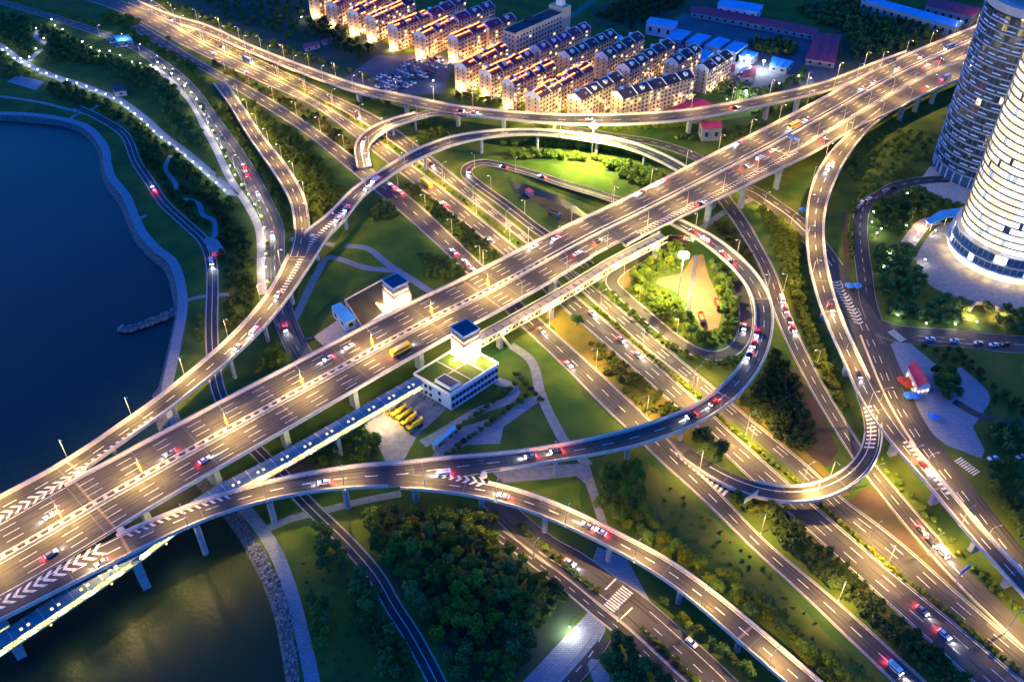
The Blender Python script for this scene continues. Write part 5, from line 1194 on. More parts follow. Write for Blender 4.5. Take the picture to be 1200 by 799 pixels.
# low hut with a blue roof strip by the park path
shed([(506, 519), (532, 498), (535, 502), (509, 523)], 3.4, 'narrow shelter with blue strip roof between yard and shrubs', roof='roof_blue', name='shelter', cat='shelter', rib=False)
shed([(239, 280), (252, 276), (263, 292), (248, 296)], 3, 'small ribbed pavilion roof beside the dark lakeside road', roof='pavers', name='pavilion', cat='pavilion', rib=True)
shed([(130, 100), (144, 98), (148, 106), (134, 108)], 4, 'dark hut beside the blue promenade', roof='roof_dark', rib=False)
shed([(132, 42), (150, 41), (156, 47), (138, 49)], 4, 'blue roofed hut beside the upper left park road', roof='roof_blue', rib=False)
# stone jetty in the lake
j = [P(x, y, -3) for x, y in ((208, 362), (180, 374), (155, 384), (142, 384), (140, 388), (152, 390), (184, 379), (210, 369))]; c = sum(j, Vector()) / 8; org = Vector((c.x, c.y, -3))
b = MB(); b.prism([c + (p - c) * 1.0 for p in j], -4.5, -2.0); jt = b.build('jetty', 'riprap', None, org); tag(jt, 'narrow stone jetty reaching into the dark lake', 'jetty')
rk = MB(); rk.box((0, 0, 0), (1.1, .9, .8), taper=.6); rme = rk.mesh('rock', 'rock')
rock_n = [0]
def rock(p, parent, org, s):
    o = bpy.data.objects.new('rock', rme); COL.objects.link(o); o.parent = parent; o.location = p - org; o.scale = (s * random.uniform(.7, 1.3), s * random.uniform(.7, 1.3), s); o.rotation_euler = (random.uniform(-.4, .4), random.uniform(-.4, .4), random.random() * 6)
for k in range(60):
    i = random.randrange(8); p = j[i].lerp(j[(i + 1) % 8], random.random()); p = c + (p - c) * random.uniform(.9, 1.02); p.z = -2.1; rock(p, jt, org, random.uniform(1.0, 1.9))
# loose stones of the river bank
bo = bpy.data.objects['bank']
for k in range(290):
    i = random.uniform(.0, 1); a = P(*[(310, 648), (352, 799)][0]); t = random.random()
    poly = [(297, 628), (312, 653), (330, 693), (340, 729), (352, 799)]; s_ = t * 4; m = min(int(s_), 3); f_ = s_ - m
    p = P(poly[m][0] + (poly[m + 1][0] - poly[m][0]) * f_, poly[m][1] + (poly[m + 1][1] - poly[m][1]) * f_); u = random.uniform(-.6, 4.4); p.x -= u; p.z = -.5 * max(u, 0); rock(p, bo, Vector((0, 0, 0)), random.uniform(.7, 1.5))
# ================================================================== VEHICLES
def wheels(root, xs, y, r, wd=.24):
    for x in xs:
        for s in (-1, 1):
            b = MB(); b.tube((x, s * (y - wd), r), (x, s * y, r), r, r, 12); b.build('wheel', 'tyre', root)
def make_car(m, label, beams=True, lights=True):
    root = empty('car', (0, -800, -90), 0, label, 'car'); b = MB()
    prof = [(-2.25, .35), (-2.28, .75), (-2.1, .98), (-1.0, 1.02), (1.05, .98), (2.05, .86), (2.28, .66), (2.25, .35)]
    n = len(prof); vs = [(x, -.9, z) for x, z in prof] + [(x, .9, z) for x, z in prof]
    b.add(vs, [(k, (k + 1) % n, n + (k + 1) % n, n + k) for k in range(n)] + [tuple(range(n)), tuple(range(2 * n - 1, n - 1, -1))]); b.build('body', m, root)
    c = [(-1.85, .98), (-1.3, 1.43), (.1, 1.45), (1.0, .98)]; b = MB()
    b.add([(x, s * (.82 if z < 1.2 else .68), z) for s in (-1, 1) for x, z in c], [(0, 1, 5, 4), (1, 2, 6, 5), (2, 3, 7, 6), (0, 3, 2, 1), (4, 5, 6, 7)]); b.build('windows', 'window', root)
    b = MB(); b.box((-.6, 0, 1.46), (1.45, 1.3, .07)); b.build('roof', m, root)
    wheels(root, (-1.4, 1.4), .92, .34)
    for s in (-1, 1):
        b = MB(); b.box((2.2, s * .62, .68), (.22, .42, .22)); b.build('headlight', 'head_light' if lights else 'metal', root)
        b = MB(); b.box((-2.22, s * .62, .78), (.16, .44, .22)); b.build('taillight', 'tail_light' if lights else 'container_red', root)
    if beams:
        lamp_light('headlamp', 'SPOT', LAMP_W * .11, (1, .95, .88), root, (2.5, 0, .8), .1, R(80), .8, (0, R(-72), 0))
        lamp_light('taillamp', 'POINT', LAMP_W * .022, (1, .05, .06), root, (-2.9, 0, .8), .15)
    KIDS[root.name] = list(root.children); return root
ORDERED = set()
CARS = {k: make_car(m, 'car') for k, m in (('w', 'car_white'), ('s', 'car_silver'), ('k', 'car_black'), ('r', 'car_red'))}
PARK = {k: make_car(m, 'car', False, False) for k, m in (('w', 'car_white'), ('s', 'car_silver'), ('k', 'car_black'), ('b', 'car_blue'))}
def make_van(m, label, L, W, H, nwin, kind):
    root = empty(kind, (0, -800, -95), 0, label, kind); b = MB(); h = L / 2
    pr = [(-h, .4), (-h, H), (h - .5, H), (h, H * .6), (h, .4)]; n = 5
    b.add([(x, -W / 2, z) for x, z in pr] + [(x, W / 2, z) for x, z in pr], [(k, (k + 1) % n, n + (k + 1) % n, n + k) for k in range(n)] + [tuple(range(n)), tuple(range(2 * n - 1, n - 1, -1))]); b.build('body', m, root)
    for s in (-1, 1):
        b = MB(); b.box((-.3, s * (W / 2 + .01), H * .68), (L * .8, .05, H * .26)); b.build('windows', 'window', root)
        b = MB(); b.box((h - .02, s * W * .35, .75), (.2, .4, .28)); b.build('headlight', 'head_light', root)
        b = MB(); b.box((-h + .02, s * W * .38, .9), (.2, .3, .5)); b.build('taillight', 'tail_light', root)
    b = MB(); b.box((h - .22, 0, H * .8), (.3, W * .85, H * .3)); b.build('windscreen', 'window', root)
    b = MB(); b.box((-.5, 0, H + .08), (L * .5, W * .6, .16)); b.build('roof_unit', 'metal', root)
    wheels(root, (-h * .6, h * .62), W / 2 + .02, .42)
    lamp_light('headlamp', 'SPOT', LAMP_W * .16, (1, .95, .88), root, (h + .3, 0, .9), .1, R(80), .8, (0, R(-72), 0)); lamp_light('taillamp', 'POINT', LAMP_W * .022, (1, .05, .06), root, (-h - .6, 0, .9), .15)
    KIDS[root.name] = list(root.children); return root
VANS = [('white van', make_van('car_white', 'van', 5.4, 2.0, 2.2, 3, 'van')), ('yellow bus', make_van('truck_yellow', 'bus', 10.5, 2.5, 3.1, 8, 'bus')), ('blue bus', make_van('car_blue', 'bus', 10.5, 2.5, 3.1, 8, 'bus'))]
VN = [0]
CN = {'w': 'white', 's': 'silver', 'k': 'black', 'r': 'red', 'b': 'blue'}
used_c = set()
def put_car(proto, loc, rz, label, group, pitch=0):
    o = proto if proto.name not in used_c else copy_tree(proto)
    used_c.add(proto.name); o.location = loc; o.rotation_euler = (0, -pitch, rz); o['label'] = label
    if group: o['group'] = group
    return o
def drive(road, where, spots, sgn, colours='wsk'):
    """cars with lights on; sgn = +1 along the road as drawn, -1 against it"""
    for i, (x, y) in enumerate(spots):
        d, o = road.find(x, y); c, t, nn, h = road.at(d); o = max(-h + 1.6, min(h - 1.6, o))
        q = c + nn * o + Vector((0, 0, .05)); k = colours[(i * 7 + int(x)) % len(colours)]
        c2 = road.at(d + 2)[0]; c1 = road.at(d - 2)[0]; pt = math.atan2(c2.z - c1.z, 4) * sgn
        VN[0] += 1; nm, pr = (CN[k] + ' car', CARS[k]) if VN[0] % 6 else VANS[(VN[0] // 6) % 3] if road in (MR, MA, HL, HR) else VANS[0]
        put_car(pr, q, math.atan2(t.y, t.x) + (0 if sgn > 0 else math.pi), nm + ' ' + where, 'cars ' + where, pt); ORDERED.add('cars ' + where)
drive(MR, 'on the northern carriageway of the main bridge', ((626, 290), (652, 280), (752, 226), (776, 214), (866, 169), (930, 149), (946, 141), (1010, 105), (1024, 98), (1052, 82), (1080, 68), (1112, 57), (410, 407), (385, 421), (200, 532), (60, 605)), -1, 'wsw')
drive(MR, 'on the southern carriageway of the main bridge', ((905, 178), (890, 187), (872, 197), (700, 284), (676, 298), (1086, 78), (1102, 72), (470, 412), (240, 540), (60, 650)), 1, 'skw')
drive(MA, 'on the outer lane deck of the main bridge', ((820, 240), (965, 165), (1084, 104), (1108, 93)), 1, 'rks')
drive(RE, 'on the loop ramp round the court', ((887, 391), (882, 404), (876, 417), (836, 473), (810, 488)), -1, 'kr')
drive(RE, 'on the joined ramp over the river bank', ((520, 556), (380, 566), (120, 660)), -1, 'sw')
drive(RE, 'on the dark stretch of the loop ramp', ((622, 536), (652, 530)), -1, 'sk')
drive(RE, 'on the upper loop ramp near the main bridge', ((812, 272), (826, 282), (848, 298), (858, 308)), 1, 'rk')
drive(RF, 'on the bottom ramp', ((704, 624), (688, 617), (590, 582)), -1, 'ws')
drive(S4, 'on the dark road right of the loop', ((916, 352), (922, 364), (928, 376), (932, 386)), 1, 'kr')
drive(S4, 'on the side road at the lower right', ((1080, 622), (1090, 636), (1104, 648)), 1, 'sk')
drive(HL, 'on the south west highway carriageway', ((694, 368), (728, 399), (748, 417), (1080, 716), (1106, 744)), 1, 'ws')
drive(HL, 'on the far south west highway carriageway', ((500, 217), (520, 240), (575, 284), (290, 86), (252, 64)), -1, 'ws')
drive(HR, 'on the north east highway carriageway', ((260, 56), (290, 72), (418, 138), (505, 194), (200, 24)), 1, 'kr')
drive(S5, 'on the meadow side road', ((634, 388), (666, 428), (1048, 784)), 1, 'sw')
drive(S5, 'on the north western side road', ((532, 296), (546, 308), (556, 318), (462, 218), (470, 226)), -1, 'w')
drive(RA, 'on the lake side ramp', ((298, 390), (278, 408), (326, 346)), -1, 'w')
drive(RA, 'on the northern ramp curve', ((396, 258), (406, 246), (430, 222), (440, 212)), -1, 'ws')
drive(TR, 'on the tree lined park road', ((319, 275), (334, 386), (302, 228)), 1, 'ws')
drive(TR, 'heading away on the tree lined park road', ((289, 204), (286, 196)), -1, 'r')
drive(RC, 'on the ramp past the towers', ((970, 198), (977, 190), (974, 362), (1006, 440), (1082, 546)), 1, 'rks')
drive(WR, 'on the dark lakeside road', ((180, 222),), -1, 'w')
drive(WR, 'on the lower dark lakeside road', ((248, 308),), 1, 'k')
drive(AR, 'on the bottom main road', ((668, 660),), 1, 'w')
drive(RB, 'on the top ramp', ((540, 131), (556, 133), (860, 127), (690, 141)), 1, 'ks')
drive(RB2, 'on the tight curved ramp', ((425, 172), (431, 190)), 1, 'w')
drive(QR, 'on the hairpin slip road', ((549, 201), (590, 197), (636, 208)), 1, 'sk')
drive(GR, 'on the one lane road round the court', ((872, 384), (808, 282)), -1, 'w')
# parked cars
p = P(810, 754); t = AR.at(AR.find(810, 754)[0])[1]; put_car(PARK['w'], p + Vector((0, 0, .08)), math.atan2(t.y, t.x), 'white car parked at the kerb past the zebra crossing at the bottom', None)
p = P(325, 384); put_car(PARK['b'], p + Vector((0, 0, .12)), R(100), 'blue car waiting under the lake side ramp', None)
p = P(363, 398); put_car(PARK['k'], p + Vector((0, 0, .08)), R(30), 'black car parked on the pale yard beyond the main bridge', None)
for i, (x, y, k, l) in enumerate(((1090, 398, 'w', 'white car nearest the crossing on the road below the tower garden'), (1118, 400, 'w', 'second white car on the road below the tower garden'), (1146, 403, 's', 'silver car third in line on the road below the tower garden'), (1164, 405, 'w', 'white car just ahead of the black one below the tower garden'), (1177, 404, 'k', 'black car last in line below the tower garden'), (1163, 538, 'w', 'white car parked under the trees right of the lower zebra crossing'), (1168, 545, 'k', 'black car parked under the trees right of the lower zebra crossing'), (1196, 536, 's', 'silver car at the right edge below the pale plaza'), (1198, 612, 'b', 'blue car at the right edge among the trees'))):
    put_car(PARK[k], P(x, y) + Vector((0, 0, .07)), R(172 + 4 * i), l, None)
for i, (x, y) in enumerate(((1010, 238), (1006, 243), (1002, 248), (1018, 234), (1038, 224), (1046, 221))):
    k = 'wsk'[i % 3]; put_car(PARK[k], P(x, y) + Vector((0, 0, .06)), R(60 - 8 * i), CN[k] + ' car parked along the dark bend of the garden road', 'cars parked along the garden road')
# the far car park: too small to show parts
lot = {}
for k in 'wskb':
    b = MB(); b.box((0, 0, .65), (4.4, 1.8, .75)); b.box((-.2, 0, 1.25), (2.4, 1.6, .5), 1, taper=.8); lot[k] = b.mesh('lot_car', [{'w': 'car_white', 's': 'car_silver', 'k': 'car_black', 'b': 'car_blue'}[k], 'window'])
def lot_cars(c0, cu, cv, nu, nv, fill, where):
    A_, U, V = P(*c0), P(*cu), P(*cv)
    for i in range(nu):
        for j_ in range(nv):
            if random.random() > fill: continue
            p = A_ + (U - A_) * ((i + .5) / nu) + (V - A_) * ((j_ + .5) / nv); k = random.choice('wwwsskb'); dv = V - A_ 
            o = bpy.data.objects.new('car', lot[k]); COL.objects.link(o); o.location = p + Vector((0, 0, .05)); o.rotation_euler = (0, 0, math.atan2(dv.y, dv.x) + random.uniform(-.06, .06))
            tag(o, CN[k] + ' car parked ' + where, 'car', 'cars parked ' + where)
lot_cars((425, 98), (498, 63), (462, 112), 16, 6, .75, 'in the dark lot left of the blocks')
lot_cars((842, 96), (868, 86), (856, 106), 6, 3, .8, 'in the lot beside the right end block')
lot_cars((124, 47), (138, 58), (144, 44), 4, 3, .8, 'in the small lot by the upper left park road')
# cement mixers in the yard
def make_mixer():
    root = empty('cement_truck', (0, -800, -100), 0, 'cement truck', 'truck'); 
    b = MB(); b.box((0, 0, .95), (8.6, 1.0, .35)); b.build('chassis', 'metal_dark', root)
    b = MB(); b.box((3.5, 0, 2.0), (1.9, 2.4, 2.3), taper=.94); b.build('cab', 'truck_yellow', root)
    b = MB(); b.box((4.44, 0, 2.4), (.1, 2.0, .9)); b.box((3.7, 1.19, 2.4), (1.1, .08, .8)); b.box((3.7, -1.19, 2.4), (1.1, .08, .8)); b.build('windscreen', 'window', root)
    b = MB(); b.tube((2.2, 0, 2.2), (.4, 0, 2.5), .6, 1.15, 14, cap=True); b.tube((.4, 0, 2.5), (-2.0, 0, 2.75), 1.15, 1.1, 14, cap=False); b.tube((-2.0, 0, 2.75), (-3.8, 0, 3.1), 1.1, .55, 14); b.build('drum', 'truck_yellow', root)
    b = MB(); b.tube((-3.7, 0, 3.9), (-3.9, 0, 3.2), .7, .35, 8); b.bar((-4.1, 0, 2.7), (-4.8, 0, 1.4), .5, .12); b.build('chute', 'truck_yellow', root)
    wheels(root, (3.3, -1.6, -2.9), 1.22, .52, .5); KIDS[root.name] = list(root.children); return root
mx = make_mixer()
for i, (x, y, l) in enumerate(((461, 480, 'yellow cement truck nearest the footbridge, first of the row'), (468, 486, 'yellow cement truck second in the row from the footbridge'), (475, 490, 'yellow cement truck in the middle of the row of five'), (480, 496, 'yellow cement truck fourth in the row from the footbridge'), (487, 502, 'yellow cement truck at the outer end of the row, beside the grass'))):
    o = mx if i == 0 else copy_tree(mx); dv = P(455, 487) - P(476, 473); o.location = P(x, y) + Vector((0, 0, .06)); o.rotation_euler = (0, 0, math.atan2(dv.y, dv.x)); o['label'] = l; o['group'] = 'yellow cement trucks in the yard'
q = P(450, 497); o = empty('flood_light_post', q, rzM, 'yard floodlight on a pole beside the yellow cement trucks', 'floodlight'); b = MB(); b.tube((0, 0, 0), (0, 0, 9), .14, .1, 8); b.build('pole', 'metal', o)
b = MB(); b.box((0, 0, 9.2), (1.2, .8, .4)); b.build('flood_light', 'lamp_glow', o); lamp_light('lamp', 'POINT', LAMP_W * .55, (1, .74, .34), o, (0, 0, 8.2), .4)
# bins along the footbridge
b = MB(); b.box((0, 0, 1.4), (4.2, 3.6, 2.8), taper=1.15); hb = b.mesh('hopper', 'metal_dark'); b = MB(); b.box((0, 0, 2.95), (4.0, 3.4, .3)); hb2 = b.mesh('load', 'soil')
for i in range(7):
    x, y = 446 + i * 6.3, 474 - i * 3.7; o = bpy.data.objects.new('hopper', hb); COL.objects.link(o); o.location = P(x, y); o.rotation_euler = (0, 0, rzM); tag(o, 'dark aggregate bin in the row between footbridge and cement trucks', 'bin', 'dark bins beside the footbridge'); l_ = bpy.data.objects.new('load', hb2); COL.objects.link(l_); l_.parent = o
# trucks on the court and the work yard
def truck(px, py, rz, m, label, open_=True):
    root = empty('truck', P(px, py, 0) + Vector((0, 0, .05)), rz, label, 'truck')
    b = MB(); b.box((3.2, 0, 1.6), (2.0, 2.4, 2.2), taper=.92); b.build('cab', 'car_black' if m == 'container_red' else 'car_blue', root)
    b = MB(); b.box((4.15, 0, 2.0), (.1, 2.0, .8)); b.build('windscreen', 'window', root)
    b = MB(); b.box((-1.2, 0, 1.0), (6.2, 2.4, .3)); 
    for s in (-1, 1): b.box((-1.2, s * 1.2, 1.8), (6.2, .12, 1.5))
    for s in (-4.3, 1.9): b.box((s, 0, 1.8), (.12, 2.4, 1.5))
    b.build('cargo_bed', m, root); b = MB(); b.box((-1.2, 0, 1.4), (6, 2.2, .6)); b.build('load', 'sand_court', root); wheels(root, (3.0, -2.2, -3.4), 1.2, .5, .45)
dv = P(825, 384) - P(820, 366)
truck(822, 376, math.atan2(dv.y, dv.x), 'container_red', 'red bodied truck parked on the sports court')
truck(841, 360, math.atan2(dv.y, dv.x), 'container_red', 'second red truck at the edge of the sports court')
truck(650, 253, R(-40), 'metal_dark', 'dark tipper truck on the sandy work yard by the stream')
# unlit lattice mast beside the court
q = P(805, 370); root = empty('lattice_mast', q, R(20), 'unlit grey lattice mast standing beside the flood light mast', 'mast')
Hm = 36
for i, (sx, sy) in enumerate(((-1, -1), (1, -1), (1, 1), (-1, 1))):
    b = MB(); b.bar((sx * .9, sy * .9, 0), (sx * .5, sy * .5, Hm), .2, .2); b.build('leg', 'metal', root)
for k in range(18):
    z0, z1 = k * 2.0, k * 2.0 + 2.0; r0, r1 = .9 - .4 * z0 / Hm, .9 - .4 * z1 / Hm; b = MB()
    for (ax_, ay), (bx_, by) in (((-1, -1), (1, -1)), ((1, -1), (1, 1)), ((1, 1), (-1, 1)), ((-1, 1), (-1, -1))):
        b.bar((ax_ * r0, ay * r0, z0), (bx_ * r1, by * r1, z1), .13, .13); b.bar((ax_ * r1, ay * r1, z1), (bx_ * r1, by * r1, z1), .13, .13)
    b.build('brace', 'metal', root)
# road signs
def sign(px, py, zb, rz, h, w_, hh, m, label, arm=0, n=1):
    q = P(px, py, zb); root = empty('road_sign', q, rz, label, 'road sign'); b = MB(); b.tube((0, 0, 0), (0, 0, h), .22, .18, 8); b.build('post', 'metal', root)
    if arm: b = MB(); b.bar((0, 0, h - .5), (arm, 0, h - .5), .3, .3); b.bar((0, 0, h - 1.4), (arm, 0, h - 1.4), .2, .2); b.build('gantry_arm', 'metal', root)
    for k in range(n):
        x = (arm * .6 + k * (w_ + .4)) if arm else 0; b = MB(); b.box((x, -.3, h - .9), (w_, .2, hh)); pn = b.build('sign_panel', m, root)
        b = MB(); 
        for xx, zz, ww, h2 in ((0, hh / 2 - .1, w_ - .2, .1), (0, -hh / 2 + .1, w_ - .2, .1), (w_ / 2 - .1, 0, .1, hh - .2), (-w_ / 2 + .1, 0, .1, hh - .2)): b.box((x + xx, -.42, h - .9 + zz), (ww, .06, h2))
        b.build('sign_border', 'paint', pn)
sign(873, 597, 0, R(35), 8, 7.5, 3.2, 'truss_paint', 'large pale sign board on a post where the dark loop meets the side road', 2.5)
sign(1120, 683, 0, R(35), 8, 6.5, 2.6, 'sign_blue', 'blue road sign on a cantilever post at the lower right merge', 3.0)
sign(934, 176, 15, rzM + R(90), 7.5, 4.2, 2.6, 'sign_blue', 'pair of blue overhead signs on the main bridge', 3.5, 2)

# ================================================================== VEGETATION
def crown_data(seed, nleaf, blobs, leaf, rx=1.0, rz_=.85, fill=True, tall=1.0):
    """leaf faces spread over lumpy clumps; returns verts, quads for a crown of radius about 1"""
    r = np.random.default_rng(seed); cs = []; V = []; F = []
    for k in range(blobs):
        u = r.normal(size=3); u /= np.linalg.norm(u); u[2] = abs(u[2]) * .9 - .25; q = u * r.uniform(.38, .85) * np.array([rx, rx, rz_ * tall]); cs.append((q, r.uniform(.20, .48)))
    cs.append((np.zeros(3), .55)); tot = sum(c[1] ** 2 for c in cs)
    for c, rad in cs:
        m = int(nleaf * rad ** 2 / tot)
        d = r.normal(size=(m, 3)); d /= np.linalg.norm(d, axis=1)[:, None]; p = c + d * rad * r.uniform(.70, 1.25, (m, 1)) * np.array([1, 1, tall])
        nrm = d + r.normal(scale=.55, size=(m, 3)); nrm /= np.linalg.norm(nrm, axis=1)[:, None]
        t = np.cross(nrm, r.normal(size=(m, 3))); t /= np.linalg.norm(t, axis=1)[:, None]; b = np.cross(nrm, t); s = leaf * r.uniform(.6, 1.3, (m, 1))
        for i in range(m):
            o = len(V); V += [p[i] - t[i] * s[i] - b[i] * s[i] * .6, p[i] + t[i] * s[i] - b[i] * s[i] * .6, p[i] + t[i] * s[i] + b[i] * s[i] * .6, p[i] - t[i] * s[i] + b[i] * s[i] * .6]; F.append((o, o + 1, o + 2, o + 3))
        if fill:
            o = len(V); ring_ = []
            for lat in (-.6, 0, .6):
                for k in range(6):
                    a = k * math.pi / 3 + lat; V.append(c + rad * .62 * np.array([math.cos(lat) * math.cos(a), math.cos(lat) * math.sin(a), math.sin(lat) * tall]))
            V.append(c + np.array([0, 0, rad * .62 * tall])); V.append(c - np.array([0, 0, rad * .62 * tall]))
            for L_ in range(2):
                for k in range(6): F.append((o + L_ * 6 + k, o + L_ * 6 + (k + 1) % 6, o + L_ * 6 + 6 + (k + 1) % 6, o + L_ * 6 + 6 + k))
            for k in range(6): F.append((o + 12 + k, o + 12 + (k + 1) % 6, o + 18)); F.append((o + (k + 1) % 6, o + k, o + 19))
    return np.array(V), F
def crown_mesh(name, V, F, m, zc, rad):
    me = bpy.data.meshes.new(name); V2 = V * rad + np.array([0, 0, zc]); me.from_pydata(V2.tolist(), [], F); me.materials.append(MATS[m]); me.update(); return me
def trunk_mesh(h, r, seed):
    rr = random.Random(seed); b = MB(); b.tube((0, 0, -.2), (.1, .05, h * .62), r, r * .62, 7)
    for k in range(4):
        a = k * 1.6 + rr.random(); b.tube((.1, .05, h * (.42 + .05 * k)), (math.cos(a) * 1.3, math.sin(a) * 1.3, h * (.8 + .08 * rr.random())), r * .45, r * .15, 5)
    return b.mesh('trunk', 'bark')
TREES = {}
def tree_proto(kind):
    m, tall = {'dark': ('leaf_dark', 1.0), 'mid': ('leaf_mid', 1.0), 'ochre': ('leaf_ochre', 1.1), 'yellow': ('leaf_yellow', 1.0)}[kind]; out = []
    for v in range(4):
        V, F = crown_data(10 * v + len(kind), 1300, 10 + 2 * v, .080, 1, .85, True, tall); rad = 3.1
        out.append((crown_mesh('crown', V, F, m, 3.9 + .3 * v, rad), trunk_mesh(4.6, .22, v)))
    return out
for k in ('dark', 'mid', 'ochre', 'yellow'): TREES[k] = tree_proto(k)
SHRUB = {}
for k, m in (('dark', 'leaf_dark'), ('mid', 'leaf_mid'), ('yellow', 'leaf_yellow'), ('ochre', 'leaf_ochre'), ('lime', 'leaf_lime')):
    SHRUB[k] = []
    for v in range(3):
        V, F = crown_data(50 + v, 420, 6, .12, 1, .8, True); V[:, 2] = V[:, 2] * .85; SHRUB[k].append(crown_mesh('shrub', V, F, m, .75, 1.0))
def in_poly(x, y, poly):
    c = False; j_ = len(poly) - 1
    for i in range(len(poly)):
        (xi, yi), (xj, yj) = poly[i], poly[j_]
        if (yi > y) != (yj > y) and x < (xj - xi) * (y - yi) / (yj - yi) + xi: c = not c
        j_ = i
    return c
def clear(x, y, pad=1.0): return bool(((BR[:, 0] - x) ** 2 + (BR[:, 1] - y) ** 2 > (BR[:, 2] + pad) ** 2).all())
def scatter(px, gap, n, pad=1.6, tries=40):
    poly = [(P(x, y).x, P(x, y).y) for x, y in px]; xs = [p[0] for p in poly]; ys = [p[1] for p in poly]; out = []
    for k in range(n * tries):
        if len(out) >= n: break
        x, y = random.uniform(min(xs), max(xs)), random.uniform(min(ys), max(ys))
        if in_poly(x, y, poly) and all((x - a) ** 2 + (y - b) ** 2 > gap * gap for a, b in out) and clear(x, y, pad): out.append((x, y))
    return out
TREE_N = [0]
def tree(x, y, kind, s, label, group, z=0, name='broadleaf_tree'):
    v = random.randrange(4); cm, tm = TREES[kind][v]
    o = empty(name, (x, y, z), random.random() * 6.28, label, 'small tree' if name == 'small_tree' else 'tree', group); o.scale = (s * random.uniform(.9, 1.1), s * random.uniform(.9, 1.1), s * random.uniform(.85, 1.15))  # the small park trees are ordinary broadleaf trees at reduced scale
    for nm, me in (('crown', cm), ('trunk', tm)):
        c = bpy.data.objects.new(nm, me); COL.objects.link(c); c.parent = o
    TREE_N[0] += 1
def shrub(x, y, kind, s, label, group, z=0):
    o = bpy.data.objects.new('shrub', random.choice(SHRUB[kind])); COL.objects.link(o); o.location = (x, y, z); o.scale = (s, s, s * random.uniform(.85, 1.2)); o.rotation_euler = (0, 0, random.random() * 6); tag(o, label, 'shrub', group)
def grove(px, gap, n, kinds, s0, s1, label, group, pad=1.8):
    for x, y in scatter(px, gap, n, pad): tree(x, y, random.choice(kinds), random.uniform(s0, s1), label, group)
# joined woodland: crowns too many to count, as one mesh each
LOWC = {k: [crown_data(100 + v + 7 * i, 260, 7, .13, 1, .85, True, 1.0) for v in range(3)] for i, k in enumerate(('dark', 'mid', 'ochre', 'yellow'))}
def woodland(name, px, gap, n, kind, r0, r1, pad=1.5, m=None, flat=1.0):
    V, F = [], []; o = 0
    for x, y in scatter(px, gap, n, pad, 25):
        v, f_ = random.choice(LOWC[kind]); r = random.uniform(r0, r1); a = random.random() * 6.28; ca, sa = math.cos(a), math.sin(a)
        w3 = np.stack([(v[:, 0] * ca - v[:, 1] * sa) * r + x, (v[:, 0] * sa + v[:, 1] * ca) * r + y, (v[:, 2] * flat + .75) * r], 1); V.append(w3); F += [tuple(i + o for i in q) for q in f_]; o += len(v)
    if not V: return
    me = bpy.data.meshes.new(name); me.from_pydata(np.concatenate(V).tolist(), [], F); me.materials.append(MATS[m or ('leaf_' + kind)]); me.update()
    ob = bpy.data.objects.new(name, me); COL.objects.link(ob); tag(ob, kind='stuff')
# individually standing trees nearest the viewer
WOOD = [(432, 612), (470, 600), (520, 592), (560, 598), (585, 622), (622, 660), (668, 704), (625, 752), (605, 799), (560, 830), (535, 799), (510, 745), (490, 715), (466, 680), (446, 650)]
woodland('undergrowth', WOOD, 2.8, 170, 'dark', .8, 1.6, .8)
grove(WOOD, 4.4, 112, ['dark', 'dark', 'mid', 'mid', 'yellow'], .65, 1.25, 'dark tree in the dense wood below the bottom ramp', 'trees of the dense wood below the bottom ramp')
grove([(372, 612), (405, 612), (412, 650), (398, 672), (378, 664)], 3.6, 14, ['dark'], .7, 1.1, 'dark tree in the clump left of the lower lakeside road', 'trees of the clump left of the lower road')
grove([(362, 706), (386, 706), (392, 745), (378, 766), (366, 750)], 3.2, 9, ['dark', 'mid'], .7, 1.0, 'dark tree in the small clump beside the stone river walk', 'trees of the clump beside the river walk')
grove([(412, 678), (448, 680), (458, 722), (480, 770), (490, 799), (450, 799), (442, 760), (416, 730)], 3.6, 24, ['dark'], .75, 1.1, 'dark blue green tree along the lower lakeside road', 'trees along the lower lakeside road')
grove([(692, 540), (742, 536), (752, 566), (752, 600), (800, 650), (860, 680), (900, 712), (960, 770), (1010, 799), (965, 799), (900, 742), (850, 705), (780, 655), (735, 628), (706, 600)], 4.0, 78, ['mid', 'mid', 'dark', 'yellow'], .7, 1.15, 'green tree in the belt between bottom ramp and meadow', 'trees of the belt beside the bottom ramp')
grove([(748, 684), (775, 690), (830, 730), (880, 780), (905, 799), (850, 799), (790, 745), (752, 705)], 3.6, 24, ['mid', 'dark'], .65, .95, 'green tree below the shaded side of the bottom ramp', 'trees below the shaded side of the bottom ramp')
grove([(705, 760), (735, 748), (770, 785), (790, 810), (740, 820), (715, 800)], 3.6, 16, ['dark'], .8, 1.1, 'dark tree in the corner between the two bottom roads', 'trees in the corner of the bottom roads')
woodland('hedge_trees', [(880, 588), (900, 585), (960, 635), (1040, 712), (1092, 756), (1136, 800), (1100, 806), (1085, 790), (1000, 712), (915, 636)], 2.6, 95, 'dark', 1.8, 2.6)
woodland('hedge_trees', [(690, 404), (715, 408), (775, 452), (800, 482), (786, 492), (752, 482), (722, 456)], 2.8, 40, 'mid', 1.6, 2.4)
grove([(806, 510), (836, 506), (850, 535), (846, 556), (820, 544)], 3.0, 10, ['dark'], .8, 1.15, 'dark tree in the round clump inside the lower right loop', 'trees inside the lower right loop')
grove([(858, 586), (885, 590), (905, 604), (880, 604)], 3.4, 6, ['mid'], .7, 1.0, 'green tree behind the pale sign board', 'trees behind the pale sign board')
woodland('dark_wood', [(905, 410), (925, 430), (950, 500), (952, 528), (930, 530), (890, 500), (852, 468), (880, 450)], 3.0, 75, 'dark', 2.2, 3.2)
